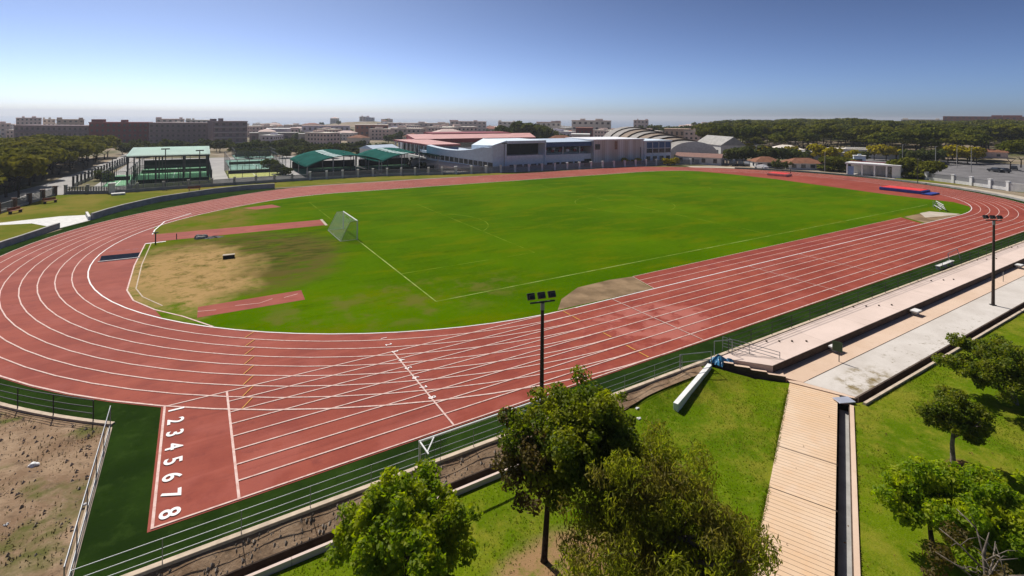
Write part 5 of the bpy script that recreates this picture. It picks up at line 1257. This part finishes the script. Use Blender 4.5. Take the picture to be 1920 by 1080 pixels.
# yellowing trees and dark trees round the car park
for u, d, s in ((1386, 250, .9), (1404, 246, .8), (1432, 214, .85), (1452, 216, .75), (1488, 222, .85), (1540, 214, 1.15), (1560, 212, 1.0), (1598, 226, .8), (1640, 250, .9), (1662, 248, 1.0), (1682, 254, .9), (1778, 258, .95), (1796, 252, 1.1), (1815, 256, 1.0), (1832, 260, .95)):
    x, y = col(u, d); K_YEL.put(x, y, gz(x, y), s, 'yellow green tree in the line along the car park', 'yellowing trees by the car park')
for u, d, s in ((1372, 196, .95), (1392, 200, 1.0), (1412, 202, 1.0), (1436, 206, 1.05), (1462, 206, 1.0), (1482, 210, .9), (1508, 214, .8), (1620, 232, .8), (1700, 240, .9), (1716, 236, .9), (1735, 240, .95), (1755, 244, .9)):
    x, y = col(u, d); K_MID.put(x, y, gz(x, y), s*1.15, 'dark round tree behind the kiosks and parked cars', 'dark trees round the car park')
x, y = col(1895, 232); K_PINER.put(x, y, 0, .85, 'broad dark pine standing alone on the car park at right')
x, y = col(1915, 250); K_PINER.put(x, y, 0, .9, 'broad dark pine at the right edge, half out of the picture')
K_BUSH.put(142.9, 49.3, 0, 1.12, 'dark umbrella shaped bush left of the white shed', None, 0); K_BUSH.put(143.6, 28.9, 0, 1.12, 'dark umbrella shaped bush right of the white shed', None, 1)
for u, v, s, l in ((1457, 316, .62, 'low round shrub before the left kiosk'), (1478, 317, .6, 'low round shrub between the two kiosks'), (1272, 303, .62, 'dark spiky palm at the end of the office block'), (1290, 303, .55, 'smaller palm nearest the gabled hall')):
    x, y = at(u, v); K_MID.put(x, y, -.6, s, l)
for u in (1165, 1185, 1243, 1256):
    x, y = at(u, 309); K_YEL.put(x, y-2, -.8, .5, 'small yellowish palm in front of the office block and streaked block', 'small trees before the office block')
# hedge-like dark shrubs by the courts
for u, v, s, l in ((505, 318, .75, 'grey green shrub left of the first teal canopy'), (520, 326, .8, 'dark shrub at the left corner of the first canopy'), (535, 328, .6, 'second dark shrub at the corner of the first canopy'), (190, 338, .6, 'dark conifer at the left end of the caged courts'), (202, 340, .5, 'smaller dark conifer beside the gate pillar'), (775, 314, .7, 'dark shrub between the second canopy and the ramp'), (790, 318, .55, 'low dark shrub at the foot of the pale ramp')):
    x, y = at(u, v); K_MID.put(x, y, -.7, s, l)
# ---- cars
M_FARWIN = plain('far_window', (.13, .115, .115), .7, .1)
M_TYRE, M_CGLASS = M_BLACK, M_GLASS
def car_proto(paint):
    t = thing('parked_car', '', 'car'); b = MB()
    prof = [(-2.1, .35), (2.1, .35), (2.15, .7), (1.9, .88), (1.05, .95), (.45, 1.42), (-1.1, 1.45), (-1.75, 1.0), (-2.1, .92)]
    n_ = len(prof)
    for s in (-.86, .86): b.v += [(p[0], s*(.86 if p[1] > 1.2 else 1), p[1]) for p in prof]
    b.f += [list(range(n_)), [n_+i for i in range(n_)][::-1]]+[[i, (i+1) % n_, n_+(i+1) % n_, n_+i] for i in range(n_)]; b.m += [0]*(n_+2)
    b.build('body', paint, t)
    for s in (-1, 1): MB().add([(-1.45, s*.84, .98), (.8, s*.84, .98), (.35, s*.765, 1.36), (-1.05, s*.765, 1.38)], [(0, 1, 2, 3)]).build('side_window', M_CGLASS, t)
    MB().add([(1.02, -.75, 1.0), (1.02, .75, 1.0), (.5, .68, 1.4), (.5, -.68, 1.4)], [(0, 1, 2, 3)]).build('windscreen', M_CGLASS, t)
    for x in (-1.3, 1.3):
        for s in (-.82, .82): MB().tube([(x, s-.1, .33), (x, s+.1, .33)], .33, 10).build('wheel', M_TYRE, t)
    return t
paints = {'white': plain('car_white', (.70, .70, .70), .3, .5), 'dark': plain('car_dark', (.025, .028, .035), .3, .5), 'grey': plain('car_grey', (.25, .26, .28), .3, .5), 'blue': plain('car_blue', (.05, .09, .22), .3, .5)}
protos = {}
cars = [(1376, 190, 'dark', 30, 'dark car behind the fence, leftmost below the gabled hall'), (1390, 191, 'dark', 30, 'dark car second from the gabled hall'), (1402, 192, 'grey', 30, 'grey car between the dark cars beside the gabled hall'), (1416, 193, 'dark', 30, 'dark car nearest the left kiosk'),
        (1428, 182, 'white', 80, 'white car at the left end of the tiled kiosks'), (1532, 196, 'white', 40, 'white car in front of the pale pole'), (1527, 203, 'white', 30, 'white van like car behind the pale pole'), (1505, 222, 'blue', 10, 'blue car under the dark trees behind the wider kiosk'), (1520, 224, 'dark', 10, 'dark car under the dark trees left of the tall yellow tree'),
        (1742, 236, 'white', 10, 'white car in the shade line of the car park'), (1754, 236, 'grey', 10, 'grey car next to the white car in the shade'), (1766, 238, 'dark', 100, 'dark car beside the grey car in the shade'), (1612, 230, 'dark', 20, 'dark car behind the roof of the white shed'),
        (1868, 222, 'dark', 60, 'dark car standing alone on the open car park'), (1880, 222, 'dark', 60, 'second dark car alone on the open car park, farther right'), (1902, 236, 'dark', 15, 'dark car under the broad pine at the right')]
for u, d, cl_, a_, lab in cars:
    x, y = col(u, d)
    if cl_ not in protos: protos[cl_] = o = car_proto(paints[cl_])
    else: o = copy_tree(protos[cl_])
    o.location = (x, y, gz(x, y)); o.rotation_euler = (0, 0, R(a_)); o['label'] = lab; o['category'] = 'car'; o['group'] = 'parked cars'
for u, d in ((1693, 226), (1755, 218), (1795, 232), (1822, 214)):
    x, y = col(u, d); t = thing('street_lamp', 'slim pale street lamp standing on the car park', 'street lamp', (x, y, 0), 0, 'car park lamps'); MB().tube([(0, 0, 0), (0, 0, 7.5)], [.11, .07], 6).build('pole', M_GREYC, t); MB().box((.5, 0, 7.5), (1.2, .2, .1)).build('lamp_head', M_GREYC, t)
# walls and roofs seen through the trees on the right
M_CREAM = plain('cream_render', (.74, .67, .58), .85, .1, 0, .08); M_PINK = plain('pink_render', (.68, .53, .48), .85, .1, 0, .08); M_LILAC = plain('lilac_render', (.56, .53, .62), .85, .1, 0, .08); M_TAN = plain('tan_render', (.52, .39, .30), .85, .1, 0, .1)
M_BRICK = plain('red_brick', (.34, .15, .11), .9, .1, 0, .12); M_DKBRICK = plain('maroon_brick', (.27, .080, .078), .9, .1, 0, .15); M_SLATE = plain('grey_brown_render', (.28, .215, .22), .9, .1, 0, .15)
x, y = col(1612, 262); building('long_warehouse', 'long building with a pale roof among yellow trees', 'building', x, y, 34, 9, 3.4, R(-60), M_WCONC, M_CREAM, [(0, 6, 1, 2, 1)])
x, y = col(1474, 238); building('pale_house', 'white house with pale roof between two yellow trees', 'house', x, y, 12, 9, 3.8, R(-50), M_WCONC, M_CREAM, [(0, 3, 1, 1.2, 1.2)], 'hip', 1.6)
x, y = col(1414, 250); building('pale_house', 'cream house half hidden by the leftmost yellow trees', 'house', x, y, 10, 8, 3.6, R(-50), M_CREAM, M_CREAM, [(0, 3, 1, 1.2, 1.2)], 'hip', 1.4)
x, y = col(1540, 232); building('grey_shed', 'grey low building in shade under the yellow trees', 'shed', x, y, 18, 6, 3.2, R(-55), M_GREYC, M_GREYC, [(0, 5, 1, 1.6, 1.4)])
x, y = col(1612, 216); building('pale_kiosk', 'small bluish white kiosk by the car park entrance', 'kiosk', x, y, 3.4, 3, 3.3, R(-60), M_PANELBLUE, M_WCONC, [(0, 1, 1, 1.4, 1.2)])
tag(MB().wall([col(1600, 268), col(1720, 285), col(1880, 318)], .4, -.2, 2.8).build('pale_bank_wall', M_CREAM), 'pale boundary wall at the back of the car park under the pines', 'wall')
x, y = col(1850, 300); building('pink_house', 'low pinkish roof seen under the pines at right', 'house', x, y, 12, 7, 2.8, R(-60), M_PINK, M_TILE, [(0, 2, 1, 1.2, 1)], 'gable', 1.2)
# ---- apartment blocks
def block(label, u0, u1, vt, d, floors, wm, bays, name='apartment_block', rz=None, dep=13, cat='apartments', roofm=None, hut=True, bal=True, winm=None, d1=None):
    a, b = np.array(col(u0, d)), np.array(col(u1, d1 or d)); c_ = (a+b)/2; L_ = float(np.linalg.norm(b-a)); th = math.atan2(*(b-a)[::-1])
    nrm = np.array([-math.sin(th), math.cos(th)]); dpt = dep
    if np.dot(nrm, c_-CAM[:2]) < 0: th += math.pi; nrm = -nrm
    z0 = gz(*c_)-1.5; H = zup((u0+u1)/2, vt, *c_)-z0
    t = thing(name, label, cat, (*(c_+nrm*dpt/2), z0), th)
    MB().box((0, 0, H/2), (L_, dpt, H)).build('wall', wm, t); MB().box((0, 0, H+.2), (L_+.5, dpt+.5, .4)).build('roof', roofm or wm, t)
    fh = H/floors
    for f in range(floors):
        zc = fh*(f+.55)
        for b_ in range(bays):
            xx = (b_+.5)/bays*L_-L_/2; MB().box((xx, -dpt/2-.02, zc), (L_/bays*.42, .1, fh*.40)).build('window', winm or M_FARWIN, t)
        if bal and f: MB().box((0, -dpt/2-.45, fh*f+.1), (L_*.96, .9, .22)).build('balcony', bal if bal is not True else wm, t)
    if hut:
        for k in rnd.sample((-.4, -.22, .05, .2, .38), 2): MB().box((k*L_, rnd.uniform(-2, 2), H+.9), (L_*rnd.uniform(.08, .25), 5, rnd.uniform(1.2, 2.2))).build('roof_hut', wm, t)
    return t
block('long grey brown apartment block at the far left above the wood', 26, 166, 236.5, 372, 4, M_SLATE, 14, d1=352, hut=False)
block('maroon brick apartment block with pale roof huts', 167, 278, 230.5, 350, 5, M_DKBRICK, 11, d1=345)
block('grey brown apartment block right of the maroon one', 279, 398, 231.5, 338, 5, M_SLATE, 12, d1=334, hut=False)
block('dark apartment block with white balcony bands at the end of the row', 400, 464, 228.5, 318, 5, M_SLATE, 5, d1=322, bal=M_WCONC)
block('red brick school block with a light roof in the town', 666, 728, 234.5, 400, 3, M_BRICK, 7, 'brick_block', cat='building', roofm=M_CREAM, hut=False, bal=False)
block('grey warehouse with white roof right of the apartment row', 500, 546, 242, 420, 1, M_LILAC, 4, 'warehouse', cat='warehouse', roofm=M_WPAINT, hut=False, bal=False)
block('low grey industrial shed before the warehouse', 468, 560, 250, 380, 1, M_SLATE, 6, 'warehouse', cat='warehouse', roofm=M_GREYC, hut=False, bal=False)
block('small pink house beside the white roofed warehouse', 545, 560, 240.5, 400, 2, M_PINK, 2, 'town_house', cat='house', roofm=M_PINK, hut=False, bal=False)
block('long lilac terrace of houses before the hill', 566, 656, 236, 470, 2, M_LILAC, 9, 'terrace_row', cat='houses', roofm=M_PINK, hut=False, bal=False)
block('low grey roof behind the tennis courts', 560, 640, 252, 330, 1, M_GREYC, 5, 'long_shed', cat='shed', roofm=M_GREYC, hut=False, bal=False)
block('pale pinkish tower on top of the town hill', 674, 692, 219, 900, 4, M_PINK, 3, 'hill_tower', cat='building', hut=True, bal=False)
block('long low pink row of flats right of the hill', 726, 842, 231, 640, 3, M_PINK, 12, bal=False, roofm=M_CREAM)
block('pink block of flats above the red roofed hall', 844, 912, 228, 620, 4, M_PINK, 8, bal=False)
block('cream flats beside the dark grove', 934, 968, 228.5, 640, 4, M_CREAM, 4, bal=False)
block('brown row of flats just above the red roofed hall', 735, 800, 241, 430, 2, M_TAN, 7, bal=False, roofm=M_BRICK, hut=False)
block('cream flats with reddish roofs right of the grove', 1006, 1052, 229.5, 560, 3, M_CREAM, 5, bal=False, roofm=M_BRICK)
block('large white block of flats behind the red house', 1072, 1146, 226.5, 430, 4, M_CREAM, 7, bal=False, roofm=M_PINK)
block('dark red house in front of the white flats', 1080, 1112, 240.5, 330, 2, M_DKBRICK, 4, 'red_house', cat='house', roofm=M_BRICK, hut=False, bal=False)
x, y = col(1052, 262); building('tiled_house', 'house with an orange hipped roof behind the grandstand', 'house', x, y, 15, 10, 4.2, R(-25), M_CREAM, M_TILE, [(0, 4, 1, 1.3, 1.2)], 'hip', 2.4)
x, y = col(974, 246); building('tiled_house', 'house with a pale orange roof before the dark grove', 'house', x, y, 16, 9, 3.2, R(-25), M_CREAM, M_TILE, [(0, 4, 1, 1.3, 1.2)], 'hip', 1.8)
block('cream flat roofed building behind the grandstand', 1072, 1106, 253, 262, 1, M_CREAM, 4, 'flat_building', cat='building', roofm=M_WCONC, hut=False, bal=False)
block('long brown roofed building above the vaulted hall', 1246, 1332, 243, 330, 2, M_TAN, 9, 'long_building', cat='building', roofm=M_TAN, hut=False, bal=False)
block('pinkish flats on the skyline above the vaulted hall', 1188, 1216, 225.5, 700, 4, M_PINK, 4, bal=False)
block('cream flats on the skyline of the wooded hill', 1580, 1650, 228, 830, 3, M_CREAM, 6, bal=False)
block('cream and brown flats on the skyline nearest the long red row', 1690, 1768, 224.5, 850, 4, M_CREAM, 7, bal=False)
block('long red brown row of flats on the skyline at the right', 1768, 1960, 219, 860, 4, M_BRICK, 16, bal=False)
block('pale flats at the far left edge of the skyline', -30, 20, 232, 560, 4, M_PINK, 5, bal=False)
block('pink and cream flats above the long grey block, left', 30, 78, 221.5, 600, 6, M_PINK, 6, bal=False)
block('cream flats above the long grey block, middle', 80, 104, 224, 620, 5, M_CREAM, 3, bal=False)
block('cream and brown flats above the long grey block, right', 106, 158, 224.5, 580, 5, M_TAN, 5, bal=False)
block('pink flats above the grey brown block', 292, 346, 223.5, 560, 5, M_PINK, 5, bal=False)
block('cream flats above the gap between two grey blocks', 348, 398, 225.5, 570, 5, M_CREAM, 5, bal=False)
# ---- filler houses of the far town, one mesh each (too small to show parts)
def house_mesh(wm, rm, L_, W_, H, roof, seed):
    mb = MB().box((0, 0, H/2-1.5), (L_, W_, H+3)); a, b = L_/2+.3, W_/2+.3
    if roof == 'flat': mb.box((0, 0, H+.15), (L_+.4, W_+.4, .3), 0, 1); mb.box((L_*.2, 0, H+1), (L_*.25, W_*.4, 1.6), 0, 0)
    else: mb.add([(-a, -b, H), (a, -b, H), (a, b, H), (-a, b, H), (-max(0, a-b), 0, H+2), (max(0, a-b), 0, H+2)], [(0, 1, 2, 3), (0, 1, 5, 4), (2, 3, 4, 5), (1, 2, 5), (3, 0, 4)], 1)
    for f in range(max(1, int(H/3))):
        for i in range(int(L_/3)):
            for s in (-1, 1): mb.box((-L_/2+1.5+3*i, s*(W_/2+.02), 1.7+3*f), (1.3, .1, 1.3), 0, 2)
        for i in range(int(W_/3)):
            for s in (-1, 1): mb.box((s*(L_/2+.02), -W_/2+1.5+3*i, 1.7+3*f), (.1, 1.3, 1.3), 0, 2)
    o = mb.build('town_house', [wm, rm, M_GLASS]); me = o.data; bpy.data.objects.remove(o); return me
HM = [(house_mesh(M_CREAM, M_TILE, 12, 9, 5.5, 'hip', 1), 'cream house with an orange tiled roof in the far town'), (house_mesh(M_WCONC, M_PINK, 16, 10, 7.5, 'hip', 2), 'white house with a pinkish hipped roof in the far town'),
      (house_mesh(M_PINK, M_CREAM, 20, 12, 9.5, 'flat', 3), 'pink flat roofed block in the far town'), (house_mesh(M_LILAC, M_WCONC, 15, 10, 7, 'flat', 4), 'lilac grey flat roofed house in the far town'),
      (house_mesh(M_TAN, M_BRICK, 18, 10, 6.5, 'hip', 5), 'tan house with a red brick coloured roof in the far town'), (house_mesh(M_CREAM, M_WCONC, 22, 12, 11, 'flat', 6), 'tall cream flat roofed block in the far town')]
placed = []
for k in range(2600):
    if len(placed) >= 230: break
    az = g.uniform(36, 107); d = g.uniform(300, 1250)
    if az > 84 and d < 430: continue
    if az < 55 and d < 330: continue
    x, y = CAM[0]+d*math.cos(R(az)), CAM[1]+d*math.sin(R(az))
    if any((x-p[0])**2+(y-p[1])**2 < (15+d*.012)**2 for p in placed): continue
    placed.append((x, y)); me, lab = HM[g.choices(range(6), (4, 4, 3, 3, 3, 2 if d > 500 else 0))[0]]
    o = link(bpy.data.objects.new('town_house', me)); o.location = (x, y, gz(x, y)); o.rotation_euler = (0, 0, g.uniform(0, 3.14)); sc_ = g.uniform(.8, 1.15); o.scale = (sc_, sc_, sc_*.9)
    tag(o, lab, 'house', 'houses of the far town')
for k in range(150):
    az = g.uniform(42, 106); d = g.uniform(290, 900)
    if az > 84 and d < 400: continue
    x, y = CAM[0]+d*math.cos(R(az)), CAM[1]+d*math.sin(R(az))
    if any((x-p[0])**2+(y-p[1])**2 < 90 for p in placed): continue
    K_MID.put(x, y, gz(x, y)-.4, g.uniform(1.0, 1.7), 'dark green tree between the houses of the far town', 'trees of the far town')
